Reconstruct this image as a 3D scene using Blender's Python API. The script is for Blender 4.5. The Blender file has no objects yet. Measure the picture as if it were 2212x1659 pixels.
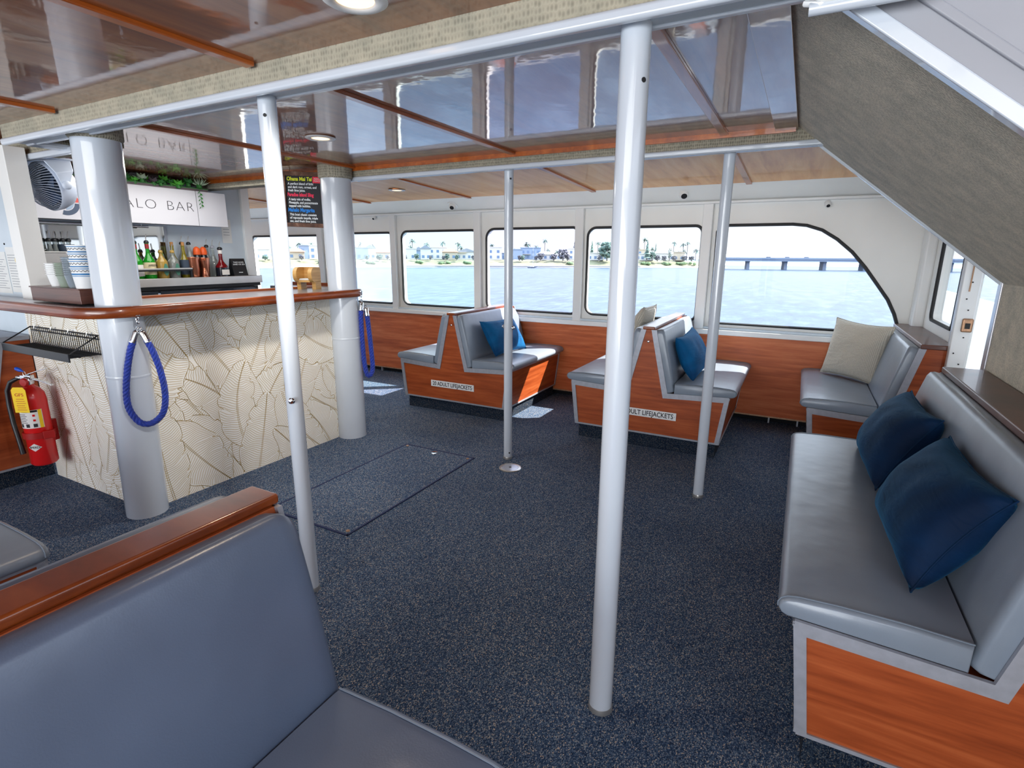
import bpy, bmesh, math, random
from mathutils import Vector, Matrix, Euler, noise
from mathutils.geometry import tessellate_polygon
PI = math.pi
rnd = random.Random(7)
COL = bpy.context.scene.collection
V = Vector

# ---------------------------------------------------------------- camera model (also used to take measurements)
CX, CY, FPX = 1106.0, 829.5, 1154.76
YAW, PITCH, ROLL, EYE = -0.48946822, 0.23718907, 0.00581024, 1.40
_f = V((math.sin(YAW)*math.cos(PITCH), math.cos(YAW)*math.cos(PITCH), -math.sin(PITCH)))
_r0 = V((math.cos(YAW), -math.sin(YAW), 0)); _u0 = _r0.cross(_f)
_r = _r0*math.cos(ROLL)+_u0*math.sin(ROLL); _u = _r.cross(_f)
CAMP = V((0, 0, EYE))
def ray(x, y): return _f*FPX+_r*(x-CX)-_u*(y-CY)
def on(ax, v, x, y):
    d = ray(x, y); return CAMP+d*((v-CAMP[ax])/d[ax])
def onz(x, y, z=0.0): return on(2, z, x, y)
def ony(x, y, Y): return on(1, Y, x, y)
def onx(x, y, X): return on(0, X, x, y)

cd = bpy.data.cameras.new('camera'); cam = bpy.data.objects.new('camera', cd); COL.objects.link(cam)
cam.matrix_world = Matrix(((_r.x, _u.x, -_f.x, 0), (_r.y, _u.y, -_f.y, 0), (_r.z, _u.z, -_f.z, EYE), (0, 0, 0, 1)))
cd.sensor_width = 36; cd.lens = FPX/2212*36; cd.clip_start = 0.03; cd.clip_end = 6000
bpy.context.scene.camera = cam

# ---------------------------------------------------------------- materials
def lin(c):
    c = c/255.0
    return c/12.92 if c <= 0.04045 else ((c+0.055)/1.055)**2.4
def rgb(r, g, b): return (lin(r), lin(g), lin(b), 1)
MATS = {}
def newmat(name):
    m = bpy.data.materials.new(name); m.use_nodes = True; MATS[name] = m
    nt = m.node_tree; b = nt.nodes['Principled BSDF']; return m, nt, b
def N(nt, t, **kw):
    n = nt.nodes.new(t)
    for k, v in kw.items():
        if k.startswith('i_'): n.inputs[k[2:].replace('_', ' ')].default_value = v
        else: setattr(n, k, v)
    return n
def L(nt, a, ao, b, bi): nt.links.new(a.outputs[ao], b.inputs[bi])
def coords(nt, scale=(1, 1, 1), which='Object', rot=(0, 0, 0)):
    tc = N(nt, 'ShaderNodeTexCoord'); mp = N(nt, 'ShaderNodeMapping')
    mp.inputs['Scale'].default_value = scale; mp.inputs['Rotation'].default_value = rot
    L(nt, tc, which, mp, 'Vector'); return mp
def ramp(nt, stops, interp='LINEAR'):
    n = N(nt, 'ShaderNodeValToRGB'); cr = n.color_ramp; cr.interpolation = interp
    while len(cr.elements) > 1: cr.elements.remove(cr.elements[-1])
    cr.elements[0].position = stops[0][0]; cr.elements[0].color = stops[0][1]
    for p, c in stops[1:]:
        e = cr.elements.new(p); e.color = c
    return n
def bump(nt, b, src, out, strength=0.2, dist=0.01):
    bp = N(nt, 'ShaderNodeBump'); bp.inputs['Strength'].default_value = strength; bp.inputs['Distance'].default_value = dist
    L(nt, src, out, bp, 'Height'); L(nt, bp, 'Normal', b, 'Normal'); return bp
def plain(name, c, rough=0.5, metal=0.0, spec=0.5, var=0.06, vscale=8, coat=0.0, emit=None, es=1.0, bmp=0.0, bscale=200, trans=0.0, alpha=1.0, sheen=0.0):
    m, nt, b = newmat(name)
    b.inputs['Roughness'].default_value = rough; b.inputs['Metallic'].default_value = metal
    b.inputs['Specular IOR Level'].default_value = spec; b.inputs['Coat Weight'].default_value = coat
    b.inputs['Transmission Weight'].default_value = trans; b.inputs['Alpha'].default_value = alpha
    b.inputs['Sheen Weight'].default_value = sheen
    mp = coords(nt); nz = N(nt, 'ShaderNodeTexNoise', i_Scale=vscale, i_Detail=3.0)
    L(nt, mp, 'Vector', nz, 'Vector')
    lo = tuple(max(0, x*(1-var)) for x in c[:3])+(1,); hi = tuple(min(1, x*(1+var)) for x in c[:3])+(1,)
    rp = ramp(nt, [(0.3, lo), (0.7, hi)]); L(nt, nz, 'Fac', rp, 'Fac'); L(nt, rp, 'Color', b, 'Base Color')
    if bmp:
        n2 = N(nt, 'ShaderNodeTexNoise', i_Scale=bscale, i_Detail=2.0); L(nt, mp, 'Vector', n2, 'Vector'); bump(nt, b, n2, 'Fac', bmp, 0.004)
    if emit:
        b.inputs['Emission Color'].default_value = emit; b.inputs['Emission Strength'].default_value = es
    return m
def wood(name, cols, scale=(1.6, 1.6, 22), rough=0.35, coat=0.0, bmp=0.0, bsc=6, figure=0.35, spec=0.5, coatr=0.05):
    m, nt, b = newmat(name)
    mp = coords(nt, scale); n1 = N(nt, 'ShaderNodeTexNoise', i_Scale=1.6, i_Detail=6.0, i_Roughness=0.62, i_Distortion=0.35)
    L(nt, mp, 'Vector', n1, 'Vector')
    mp2 = coords(nt, tuple(s*0.35 for s in scale)); n2 = N(nt, 'ShaderNodeTexNoise', i_Scale=2.3, i_Detail=3.0, i_Distortion=0.6)
    L(nt, mp2, 'Vector', n2, 'Vector')
    mx = N(nt, 'ShaderNodeMath', operation='MULTIPLY_ADD'); mx.inputs[1].default_value = figure
    L(nt, n2, 'Fac', mx, 0)
    m2 = N(nt, 'ShaderNodeMath', operation='MULTIPLY'); m2.inputs[1].default_value = 1-figure
    L(nt, n1, 'Fac', m2, 0); L(nt, m2, 'Value', mx, 2)
    rp = ramp(nt, [(0.33, cols[0]), (0.5, cols[1]), (0.66, cols[2])]); L(nt, mx, 'Value', rp, 'Fac'); L(nt, rp, 'Color', b, 'Base Color')
    b.inputs['Roughness'].default_value = rough; b.inputs['Coat Weight'].default_value = coat; b.inputs['Coat Roughness'].default_value = coatr
    b.inputs['Specular IOR Level'].default_value = spec
    if bmp:
        mp3 = coords(nt, (1, 1, 1)); n3 = N(nt, 'ShaderNodeTexNoise', i_Scale=bsc, i_Detail=2.0); L(nt, mp3, 'Vector', n3, 'Vector')
        bp = bump(nt, b, n3, 'Fac', bmp, 0.01); L(nt, bp, 'Normal', b, 'Coat Normal')
    return m
def M_carpet(name, mult=1.0):
    m, nt, b = newmat(name)
    mp = coords(nt, (420, 260, 260)); vo = N(nt, 'ShaderNodeTexVoronoi', i_Scale=1.0); L(nt, mp, 'Vector', vo, 'Vector')
    sp = N(nt, 'ShaderNodeSeparateColor'); L(nt, vo, 'Color', sp, 'Color')
    k = mult
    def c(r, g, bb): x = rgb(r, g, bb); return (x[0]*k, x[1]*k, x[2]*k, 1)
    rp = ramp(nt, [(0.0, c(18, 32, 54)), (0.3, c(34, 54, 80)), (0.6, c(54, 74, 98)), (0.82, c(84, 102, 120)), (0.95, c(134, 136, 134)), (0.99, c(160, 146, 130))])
    L(nt, sp, 'Red', rp, 'Fac')
    n2 = N(nt, 'ShaderNodeTexNoise', i_Scale=1.7, i_Detail=3.0); L(nt, coords(nt), 'Vector', n2, 'Vector')
    r2 = ramp(nt, [(0.3, (0.74, 0.76, 0.82, 1)), (0.7, (1.1, 1.06, 1.04, 1))]); L(nt, n2, 'Fac', r2, 'Fac')
    mx = N(nt, 'ShaderNodeMix', data_type='RGBA', blend_type='MULTIPLY'); mx.inputs[0].default_value = 1.0
    L(nt, rp, 'Color', mx, 6); L(nt, r2, 'Color', mx, 7); L(nt, mx, 2, b, 'Base Color')
    b.inputs['Roughness'].default_value = 0.95; b.inputs['Specular IOR Level'].default_value = 0.15
    bump(nt, b, vo, 'Distance', 0.5, 0.004)
    return m
def M_weave(name, c0, c1, s=(95, 95, 60), st=0.6, rnd_=0.25):
    m, nt, b = newmat(name)
    mp = coords(nt, s); vo = N(nt, 'ShaderNodeTexVoronoi', i_Scale=1.0, i_Randomness=rnd_); L(nt, mp, 'Vector', vo, 'Vector')
    rp = ramp(nt, [(0.05, c1), (0.6, c0)]); L(nt, vo, 'Distance', rp, 'Fac')
    n2 = N(nt, 'ShaderNodeTexNoise', i_Scale=14.0, i_Detail=4.0); L(nt, coords(nt), 'Vector', n2, 'Vector')
    r2 = ramp(nt, [(0.3, (0.82, 0.84, 0.82, 1)), (0.7, (1.08, 1.06, 1.02, 1))]); L(nt, n2, 'Fac', r2, 'Fac')
    mx = N(nt, 'ShaderNodeMix', data_type='RGBA', blend_type='MULTIPLY'); mx.inputs[0].default_value = 1.0
    L(nt, rp, 'Color', mx, 6); L(nt, r2, 'Color', mx, 7); L(nt, mx, 2, b, 'Base Color')
    b.inputs['Roughness'].default_value = 0.9; b.inputs['Specular IOR Level'].default_value = 0.2
    bp = bump(nt, b, vo, 'Distance', st, 0.006); bp.invert = True
    return m
def M_velvet(name, c0, c1):
    m, nt, b = newmat(name)
    mp = coords(nt, (1, 1, 1)); n1 = N(nt, 'ShaderNodeTexNoise', i_Scale=4.0, i_Detail=3.0, i_Roughness=0.5, i_Distortion=0.8); L(nt, mp, 'Vector', n1, 'Vector')
    rp = ramp(nt, [(0.3, c0), (0.72, c1)]); L(nt, n1, 'Fac', rp, 'Fac'); L(nt, rp, 'Color', b, 'Base Color')
    b.inputs['Roughness'].default_value = 0.75; b.inputs['Sheen Weight'].default_value = 0.3; b.inputs['Sheen Roughness'].default_value = 0.4
    b.inputs['Sheen Tint'].default_value = rgb(60, 150, 200); b.inputs['Specular IOR Level'].default_value = 0.2
    n2 = N(nt, 'ShaderNodeTexNoise', i_Scale=9.0, i_Detail=3.0, i_Distortion=2.0); L(nt, coords(nt, (0.5, 2.6, 1)), 'Vector', n2, 'Vector'); bump(nt, b, n2, 'Fac', 0.2, 0.03)
    return m
def M_vinyl(name, c, rough=0.31):
    m, nt, b = newmat(name)
    mp = coords(nt); n1 = N(nt, 'ShaderNodeTexNoise', i_Scale=3.0, i_Detail=3.0); L(nt, mp, 'Vector', n1, 'Vector')
    rp = ramp(nt, [(0.3, tuple(x*0.9 for x in c[:3])+(1,)), (0.7, tuple(min(1, x*1.08) for x in c[:3])+(1,))]); L(nt, n1, 'Fac', rp, 'Fac'); L(nt, rp, 'Color', b, 'Base Color')
    b.inputs['Roughness'].default_value = rough; b.inputs['Specular IOR Level'].default_value = 0.55
    n2 = N(nt, 'ShaderNodeTexNoise', i_Scale=330.0, i_Detail=2.0); L(nt, mp, 'Vector', n2, 'Vector')
    n3 = N(nt, 'ShaderNodeTexNoise', i_Scale=7.0, i_Detail=2.0); L(nt, mp, 'Vector', n3, 'Vector')
    b1 = N(nt, 'ShaderNodeBump'); b1.inputs['Strength'].default_value = 0.1; b1.inputs['Distance'].default_value = 0.002; L(nt, n2, 'Fac', b1, 'Height')
    b2 = N(nt, 'ShaderNodeBump'); b2.inputs['Strength'].default_value = 0.12; b2.inputs['Distance'].default_value = 0.03; L(nt, n3, 'Fac', b2, 'Height'); L(nt, b1, 'Normal', b2, 'Normal')
    L(nt, b2, 'Normal', b, 'Normal')
    return m
def M_glass(name, tint, haze=0.0, hazec=(0.85, 0.92, 1.0, 1)):
    m = bpy.data.materials.new(name); m.use_nodes = True; MATS[name] = m; nt = m.node_tree; nt.nodes.clear()
    out = N(nt, 'ShaderNodeOutputMaterial'); tr = N(nt, 'ShaderNodeBsdfTransparent'); tr.inputs['Color'].default_value = tint
    gl = N(nt, 'ShaderNodeBsdfGlossy'); gl.inputs['Roughness'].default_value = 0.02
    lw = N(nt, 'ShaderNodeLayerWeight'); lw.inputs['Blend'].default_value = 0.5
    pw = N(nt, 'ShaderNodeMath', operation='POWER'); pw.inputs[1].default_value = 5.0; L(nt, lw, 'Facing', pw, 0)
    fr = N(nt, 'ShaderNodeMath', operation='MULTIPLY_ADD'); fr.inputs[1].default_value = 0.35; fr.inputs[2].default_value = 0.004; L(nt, pw, 'Value', fr, 0)
    mx = N(nt, 'ShaderNodeMixShader'); L(nt, fr, 'Value', mx, 0); L(nt, tr, 'BSDF', mx, 1); L(nt, gl, 'BSDF', mx, 2)
    last = mx
    if haze:
        df = N(nt, 'ShaderNodeBsdfTranslucent'); df.inputs['Color'].default_value = hazec
        nz = N(nt, 'ShaderNodeTexNoise', i_Scale=2.2, i_Detail=3.0); L(nt, coords(nt), 'Vector', nz, 'Vector')
        ml = N(nt, 'ShaderNodeMath', operation='MULTIPLY'); ml.inputs[1].default_value = haze*2; L(nt, nz, 'Fac', ml, 0)
        m2 = N(nt, 'ShaderNodeMixShader'); L(nt, ml, 'Value', m2, 0); L(nt, mx, 'Shader', m2, 1); L(nt, df, 'BSDF', m2, 2); last = m2
    L(nt, last, 'Shader', out, 'Surface'); return m

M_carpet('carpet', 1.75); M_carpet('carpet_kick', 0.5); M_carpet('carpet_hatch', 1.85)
wood('cherry', (rgb(134, 58, 24), rgb(168, 80, 38), rgb(190, 100, 54)), rough=0.42, spec=0.35)
wood('cherry_lit', (rgb(164, 76, 34), rgb(198, 102, 54), rgb(216, 126, 76)), rough=0.42, spec=0.35)  # lighter copy of the cherry, stands in for light on the window wall
wood('teak', (rgb(84, 32, 8), rgb(126, 56, 18), rgb(160, 82, 34)), scale=(1.5, 4, 22), rough=0.3, coat=0.6, coatr=0.12)
wood('teak_dark', (rgb(66, 34, 24), rgb(92, 50, 36), rgb(112, 66, 48)), scale=(1.5, 2, 22), rough=0.4, coat=0.3, coatr=0.1)
wood('ceiling_wood', (rgb(110, 54, 20), rgb(146, 80, 36), rgb(168, 102, 54)), scale=(9, 0.9, 3), rough=0.4, coat=1.0, coatr=0.05, bmp=0.05, bsc=11)
MATS['ceiling_wood'].node_tree.nodes['Principled BSDF'].inputs['Coat IOR'].default_value = 1.75
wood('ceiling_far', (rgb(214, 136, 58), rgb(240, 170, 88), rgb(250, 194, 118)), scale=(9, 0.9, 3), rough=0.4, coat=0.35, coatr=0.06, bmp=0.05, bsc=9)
wood('batten', (rgb(140, 64, 16), rgb(178, 90, 28), rgb(200, 112, 46)), scale=(12, 1.5, 12), rough=0.3, coat=0.5)
wood('bamboo', (rgb(176, 128, 66), rgb(206, 160, 92), rgb(224, 184, 120)), scale=(2, 2, 40), rough=0.45)
wood('old_wood', (rgb(60, 38, 28), rgb(96, 62, 46), rgb(140, 110, 92)), scale=(14, 14, 14), rough=0.75)
plain('white', rgb(238, 240, 240), rough=0.35, var=0.025, vscale=3)
plain('white_gloss', rgb(202, 210, 220), rough=0.2, var=0.03, vscale=3, coat=0.5)
plain('stair_white', rgb(158, 160, 167), rough=0.45, var=0.02)
plain('white_wall', rgb(243, 244, 241), rough=0.42, var=0.03, vscale=2.5)
plain('cool_white', rgb(205, 218, 228), rough=0.4, var=0.03)
plain('paper', rgb(232, 234, 232), rough=0.8, var=0.03)
plain('paper_print', rgb(150, 154, 160), rough=0.8)
plain('stamp_yellow', rgb(228, 205, 130), rough=0.8)
M_weave('beam_weave', rgb(176, 171, 156), rgb(116, 113, 102))
M_weave('soffit_weave', rgb(230, 222, 206), rgb(186, 180, 166), s=(150, 230, 150), st=0.4, rnd_=0.9)
M_vinyl('vinyl', rgb(138, 150, 164)); M_vinyl('vinyl_painted_shade', rgb(98, 112, 136)); M_vinyl('vinyl_edge', rgb(124, 136, 150), 0.42)  # second one: darker copy with the near bench's shade in its colour
plain('grey_trim', rgb(168, 172, 182), rough=0.42, metal=0.25, var=0.08, vscale=40)
plain('aluminium', rgb(190, 190, 196), rough=0.28, metal=0.8, var=0.05)
plain('steel', rgb(196, 194, 190), rough=0.3, metal=0.75, var=0.06)
plain('chrome', rgb(225, 228, 232), rough=0.08, metal=1.0, var=0.02)
plain('brass_worn', rgb(176, 140, 112), rough=0.4, metal=0.7, var=0.2, vscale=60)
plain('rubber', rgb(30, 30, 32), rough=0.6, var=0.15, vscale=30)
plain('black', rgb(20, 22, 26), rough=0.4, var=0.1)
plain('black_wire', rgb(26, 28, 34), rough=0.35, metal=0.3, var=0.1)
plain('dark_void', rgb(14, 15, 20), rough=0.9)
plain('rope_blue', rgb(12, 50, 156), rough=0.6, var=0.25, vscale=60, sheen=0.3, bmp=0.3, bscale=300)
plain('edging_blue', rgb(24, 40, 84), rough=0.7, var=0.1)
M_velvet('velvet', rgb(0, 20, 46), rgb(0, 46, 86)); M_velvet('velvet_lit', rgb(0, 58, 104), rgb(4, 100, 156))  # shaded and lit copies of one velvet, the light is in the colour
plain('red_paint', rgb(214, 26, 26), rough=0.28, coat=0.4, var=0.05); plain('red_bracket', rgb(168, 30, 28), rough=0.4)
plain('yellow', rgb(246, 206, 20), rough=0.6, var=0.03); plain('ink', rgb(34, 34, 38), rough=0.7); plain('ink_red', rgb(190, 60, 40), rough=0.7)
plain('tag_blue', rgb(24, 84, 200), rough=0.4)
plain('gold_line', rgb(196, 164, 88), rough=0.45, metal=0.2, var=0.08, vscale=20)
plain('wallpaper', rgb(251, 248, 240), rough=0.7, var=0.015)
plain('chalkboard', rgb(16, 20, 28), rough=0.7)
plain('chalk_white', rgb(222, 228, 232), rough=0.9); plain('chalk_yellow', rgb(218, 226, 60), rough=0.9)
plain('chalk_pink', rgb(226, 60, 92), rough=0.9); plain('chalk_blue', rgb(40, 130, 214), rough=0.9); plain('sticker_red', rgb(222, 48, 70), rough=0.7)
plain('leaf_green', rgb(92, 186, 62), rough=0.5, var=0.4, vscale=30); plain('leaf_dark', rgb(52, 124, 52), rough=0.5, var=0.3, vscale=30); plain('leaf_pale', rgb(196, 220, 186), rough=0.5, var=0.2, vscale=30)
plain('leaf_purple', rgb(92, 80, 84), rough=0.5, var=0.3)
plain('logo_red', rgb(204, 84, 74), rough=0.6); plain('logo_orange', rgb(232, 150, 44), rough=0.6); plain('logo_navy', rgb(72, 86, 108), rough=0.6); plain('logo_blue', rgb(150, 168, 190), rough=0.6)
plain('cabinet_white', rgb(206, 206, 212), rough=0.35, var=0.015)
plain('glass_green', rgb(30, 190, 40), rough=0.08, trans=0.55, var=0.2); plain('glass_clear', rgb(215, 224, 222), rough=0.06, trans=0.75, var=0.04)
plain('glass_gold', rgb(214, 176, 84), rough=0.08, trans=0.5, var=0.12); plain('glass_yellow', rgb(150, 136, 24), rough=0.08, trans=0.4, var=0.15)
plain('glass_dark', rgb(28, 34, 44), rough=0.1, var=0.1); plain('glass_red', rgb(120, 12, 22), rough=0.1, trans=0.25, var=0.1)
plain('label_cream', rgb(214, 202, 164), rough=0.7); plain('label_teal', rgb(72, 128, 110), rough=0.6); plain('label_navy', rgb(52, 66, 84), rough=0.6); plain('foil_red', rgb(150, 40, 44), rough=0.4); plain('label_white', rgb(225, 222, 218), rough=0.7)
plain('orange_cap', rgb(226, 92, 30), rough=0.45); plain('cork', rgb(170, 122, 72), rough=0.8)
plain('copper', rgb(206, 134, 104), rough=0.22, metal=0.9, var=0.08)
plain('cup_white', rgb(238, 240, 240), rough=0.5, var=0.02); plain('cup_blue', rgb(64, 128, 180), rough=0.5)
plain('cup_clear', rgb(205, 220, 232), rough=0.15, trans=0.6, alpha=0.8); plain('cup_green', rgb(206, 222, 204), rough=0.15, trans=0.5, alpha=0.85)
plain('lens_warm', rgb(255, 214, 150), rough=0.4, emit=(1.0, 0.62, 0.3, 1), es=2.2)
plain('fan_white', rgb(206, 216, 232), rough=0.35, var=0.03); plain('fan_dark', rgb(70, 88, 118), rough=0.4)
m, nt, b = newmat('beige_fabric')
mp = coords(nt, (105, 105, 0)); vo = N(nt, 'ShaderNodeTexVoronoi', i_Scale=1.0, i_Randomness=0.1); L(nt, mp, 'Vector', vo, 'Vector')
rp = ramp(nt, [(0.25, rgb(168, 163, 150)), (0.45, rgb(214, 208, 194))]); L(nt, vo, 'Distance', rp, 'Fac'); L(nt, rp, 'Color', b, 'Base Color'); b.inputs['Roughness'].default_value = 0.85
n2 = N(nt, 'ShaderNodeTexNoise', i_Scale=8.0, i_Detail=3.0, i_Distortion=1.5); L(nt, coords(nt, (1, 2.5, 1)), 'Vector', n2, 'Vector'); bump(nt, b, n2, 'Fac', 0.35, 0.03)
m, nt, b = newmat('mirror'); b.inputs['Metallic'].default_value = 1.0; b.inputs['Roughness'].default_value = 0.03
nz = N(nt, 'ShaderNodeTexNoise', i_Scale=2.0); rp = ramp(nt, [(0.3, rgb(226, 230, 232)), (0.7, rgb(236, 240, 240))]); L(nt, nz, 'Fac', rp, 'Fac'); L(nt, rp, 'Color', b, 'Base Color')
M_glass('pane_plain', (0.97, 0.99, 1.0, 1)); M_glass('pane_cyan', (0.86, 0.97, 1.0, 1)); M_glass('pane_lavender', (0.93, 0.91, 1.0, 1)); M_glass('pane_hazy', (0.9, 0.97, 1.0, 1), 0.12)
# outdoors: distance haze is painted into these pale, greyed colours
plain('bluff', rgb(116, 118, 96), rough=1.0, var=0.28, vscale=0.22); plain('sand', rgb(206, 198, 182), rough=1.0, var=0.04, vscale=0.2); plain('seawall', rgb(150, 152, 152), rough=0.9)
plain('scrub', rgb(92, 112, 84), rough=1.0, var=0.3, vscale=0.8); plain('house_white', rgb(206, 206, 208), rough=0.8, var=0.05, vscale=0.4); plain('house_cream', rgb(192, 180, 164), rough=0.8); plain('house_blue', rgb(142, 160, 186), rough=0.8)
plain('roof_tile', rgb(176, 118, 96), rough=0.9); plain('roof_grey', rgb(140, 146, 158), rough=0.9); plain('house_glass', rgb(110, 132, 164), rough=0.3)
plain('palm_frond', rgb(82, 106, 102), rough=0.9, var=0.2, vscale=1); plain('palm_trunk', rgb(128, 124, 126), rough=0.9)
plain('tree_far', rgb(92, 112, 106), rough=1.0, var=0.3, vscale=0.9); plain('tree_purple', rgb(98, 100, 108), rough=1.0, var=0.25, vscale=0.9)
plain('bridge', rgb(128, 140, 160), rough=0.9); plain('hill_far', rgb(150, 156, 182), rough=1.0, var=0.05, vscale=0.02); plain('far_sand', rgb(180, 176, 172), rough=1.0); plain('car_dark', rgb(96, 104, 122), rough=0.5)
m, nt, b = newmat('sea_water')
mp = coords(nt, (0.6, 0.2, 1)); n1 = N(nt, 'ShaderNodeTexNoise', i_Scale=1.1, i_Detail=10.0, i_Roughness=0.7); L(nt, mp, 'Vector', n1, 'Vector')
n1b = N(nt, 'ShaderNodeTexNoise', i_Scale=0.05, i_Detail=3.0); L(nt, mp, 'Vector', n1b, 'Vector')
ad = N(nt, 'ShaderNodeMath', operation='MULTIPLY_ADD'); ad.inputs[1].default_value = 0.15; L(nt, n1b, 'Fac', ad, 0); ml = N(nt, 'ShaderNodeMath', operation='MULTIPLY'); ml.inputs[1].default_value = 0.85; L(nt, n1, 'Fac', ml, 0); L(nt, ml, 'Value', ad, 2)
rp = ramp(nt, [(0.36, rgb(14, 38, 66)), (0.5, rgb(33, 59, 86)), (0.66, rgb(70, 94, 116))]); L(nt, ad, 'Value', rp, 'Fac'); L(nt, rp, 'Color', b, 'Base Color')
b.inputs['Roughness'].default_value = 0.35; b.inputs['Specular IOR Level'].default_value = 0.4
bump(nt, b, n1, 'Fac', 0.4, 0.4)
# ---------------------------------------------------------------- mesh helpers
class MB:
    def __init__(s): s.v = []; s.f = []; s.m = []
    def add(s, vs, fs, mi=0):
        o = len(s.v); s.v += [tuple(p) for p in vs]; s.f += [tuple(i+o for i in f) for f in fs]; s.m += [mi]*len(fs); return s
    def box(s, x0, x1, y0, y1, z0, z1, mi=0, M=None):
        vs = [V((x, y, z)) for z in (z0, z1) for y in (y0, y1) for x in (x0, x1)]
        if M: vs = [M @ p for p in vs]
        return s.add(vs, [(0, 2, 3, 1), (4, 5, 7, 6), (0, 1, 5, 4), (2, 6, 7, 3), (0, 4, 6, 2), (1, 3, 7, 5)], mi)
    def prism(s, poly, a0, a1, axis='y', mi=0):
        # poly of 2D points; axis y: (x,z), axis x: (y,z), axis z: (x,y)
        def P(p, a): return {'y': (p[0], a, p[1]), 'x': (a, p[0], p[1]), 'z': (p[0], p[1], a)}[axis]
        n = len(poly); vs = [P(p, a0) for p in poly]+[P(p, a1) for p in poly]
        fs = [(i, (i+1) % n, n+(i+1) % n, n+i) for i in range(n)]
        tri = tessellate_polygon([[V((p[0], p[1], 0)) for p in poly]])
        fs += [tuple(t) for t in tri]+[tuple(n+i for i in reversed(t)) for t in tri]
        return s.add(vs, fs, mi)
    def loft(s, secs, closed=True, caps=True, mi=0):
        n = len(secs[0]); vs = [p for sec in secs for p in sec]; fs = []
        for k in range(len(secs)-1):
            for i in range(n if closed else n-1):
                j = (i+1) % n; fs.append((k*n+i, k*n+j, (k+1)*n+j, (k+1)*n+i))
        if caps: fs += [tuple(range(n-1, -1, -1)), tuple((len(secs)-1)*n+i for i in range(n))]
        return s.add(vs, fs, mi)
    def tube(s, pts, r, n=8, closed=False, mi=0, caps=True):
        pts = [V(p) for p in pts]; m = len(pts); secs = []; up = None
        for i, p in enumerate(pts):
            a = pts[(i-1) % m] if (closed or i > 0) else p; c = pts[(i+1) % m] if (closed or i < m-1) else p
            t = (c-a)
            t = t.normalized() if t.length > 1e-9 else V((0, 0, 1))
            if up is None: up = t.orthogonal().normalized()
            up = up-t*up.dot(t); up = up.normalized() if up.length > 1e-6 else t.orthogonal().normalized()
            w = t.cross(up); rr = r[i] if isinstance(r, (list, tuple)) else r
            secs.append([p+(up*math.cos(2*PI*k/n)+w*math.sin(2*PI*k/n))*rr for k in range(n)])
        if closed: secs.append(secs[0]); 
        return s.loft(secs, caps=caps and not closed, mi=mi)
    def lathe(s, prof, n=24, c=(0, 0, 0), mi=0, M=None, caps=True):
        secs = []
        for r, z in prof:
            r = max(r, 1e-4); sec = [V((c[0]+r*math.cos(2*PI*k/n), c[1]+r*math.sin(2*PI*k/n), c[2]+z)) for k in range(n)]
            if M: sec = [M @ p for p in sec]
            secs.append(sec)
        return s.loft(secs, caps=caps, mi=mi)
    def build(s, name, mat, parent=None, smooth=None, bevel=0, bseg=2, sub=0, ang=35, loc=None, rot=None):
        me = bpy.data.meshes.new(name); me.from_pydata(s.v, [], s.f)
        mats = mat if isinstance(mat, (list, tuple)) else [mat]
        for k in mats: me.materials.append(MATS[k])
        if len(mats) > 1: me.polygons.foreach_set('material_index', s.m)
        bm = bmesh.new(); bm.from_mesh(me); bmesh.ops.remove_doubles(bm, verts=bm.verts, dist=1e-5)
        bmesh.ops.recalc_face_normals(bm, faces=bm.faces)
        if smooth is not None:
            a = math.radians(smooth)
            for f in bm.faces: f.smooth = True
            for e in bm.edges:
                if len(e.link_faces) == 2 and e.calc_face_angle(0) > a: e.smooth = False
        bm.to_mesh(me); bm.free()
        o = bpy.data.objects.new(name, me); COL.objects.link(o)
        if parent: o.parent = parent
        if loc: o.location = loc
        if rot: o.rotation_euler = rot
        if bevel:
            md = o.modifiers.new('bevel', 'BEVEL'); md.width = bevel; md.segments = bseg; md.limit_method = 'ANGLE'; md.angle_limit = math.radians(ang); md.harden_normals = False
            me.polygons.foreach_set('use_smooth', [True]*len(me.polygons))
            for e in me.edges: e.use_edge_sharp = False
            try: md.harden_normals = True
            except Exception: pass
        if sub:
            md = o.modifiers.new('sub', 'SUBSURF'); md.levels = sub; md.render_levels = sub
        return o
def tag(o, label=None, cat=None, group=None, kind=None):
    if label: o['label'] = label
    if cat: o['category'] = cat
    if group: o['group'] = group
    if kind: o['kind'] = kind
    return o
def thing(name, label, cat, loc=(0, 0, 0), rotz=0, group=None, kind=None, M=None):
    o = bpy.data.objects.new(name, None); COL.objects.link(o); o.empty_display_size = 0.05
    if M: o.matrix_world = M
    else: o.location = loc; o.rotation_euler = (0, 0, rotz)
    return tag(o, label, cat, group, kind)
def copy_tree(o, parent=None):
    c = o.copy(); COL.objects.link(c)
    if parent: c.parent = parent
    for ch in list(o.children): copy_tree(ch, c)
    return c
def frame(o, r, u, loc):   # orientation matrix from right and up vectors
    r = V(r).normalized(); u = V(u).normalized(); n = r.cross(u)
    return Matrix(((r.x, u.x, n.x, loc[0]), (r.y, u.y, n.y, loc[1]), (r.z, u.z, n.z, loc[2]), (0, 0, 0, 1)))
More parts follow.
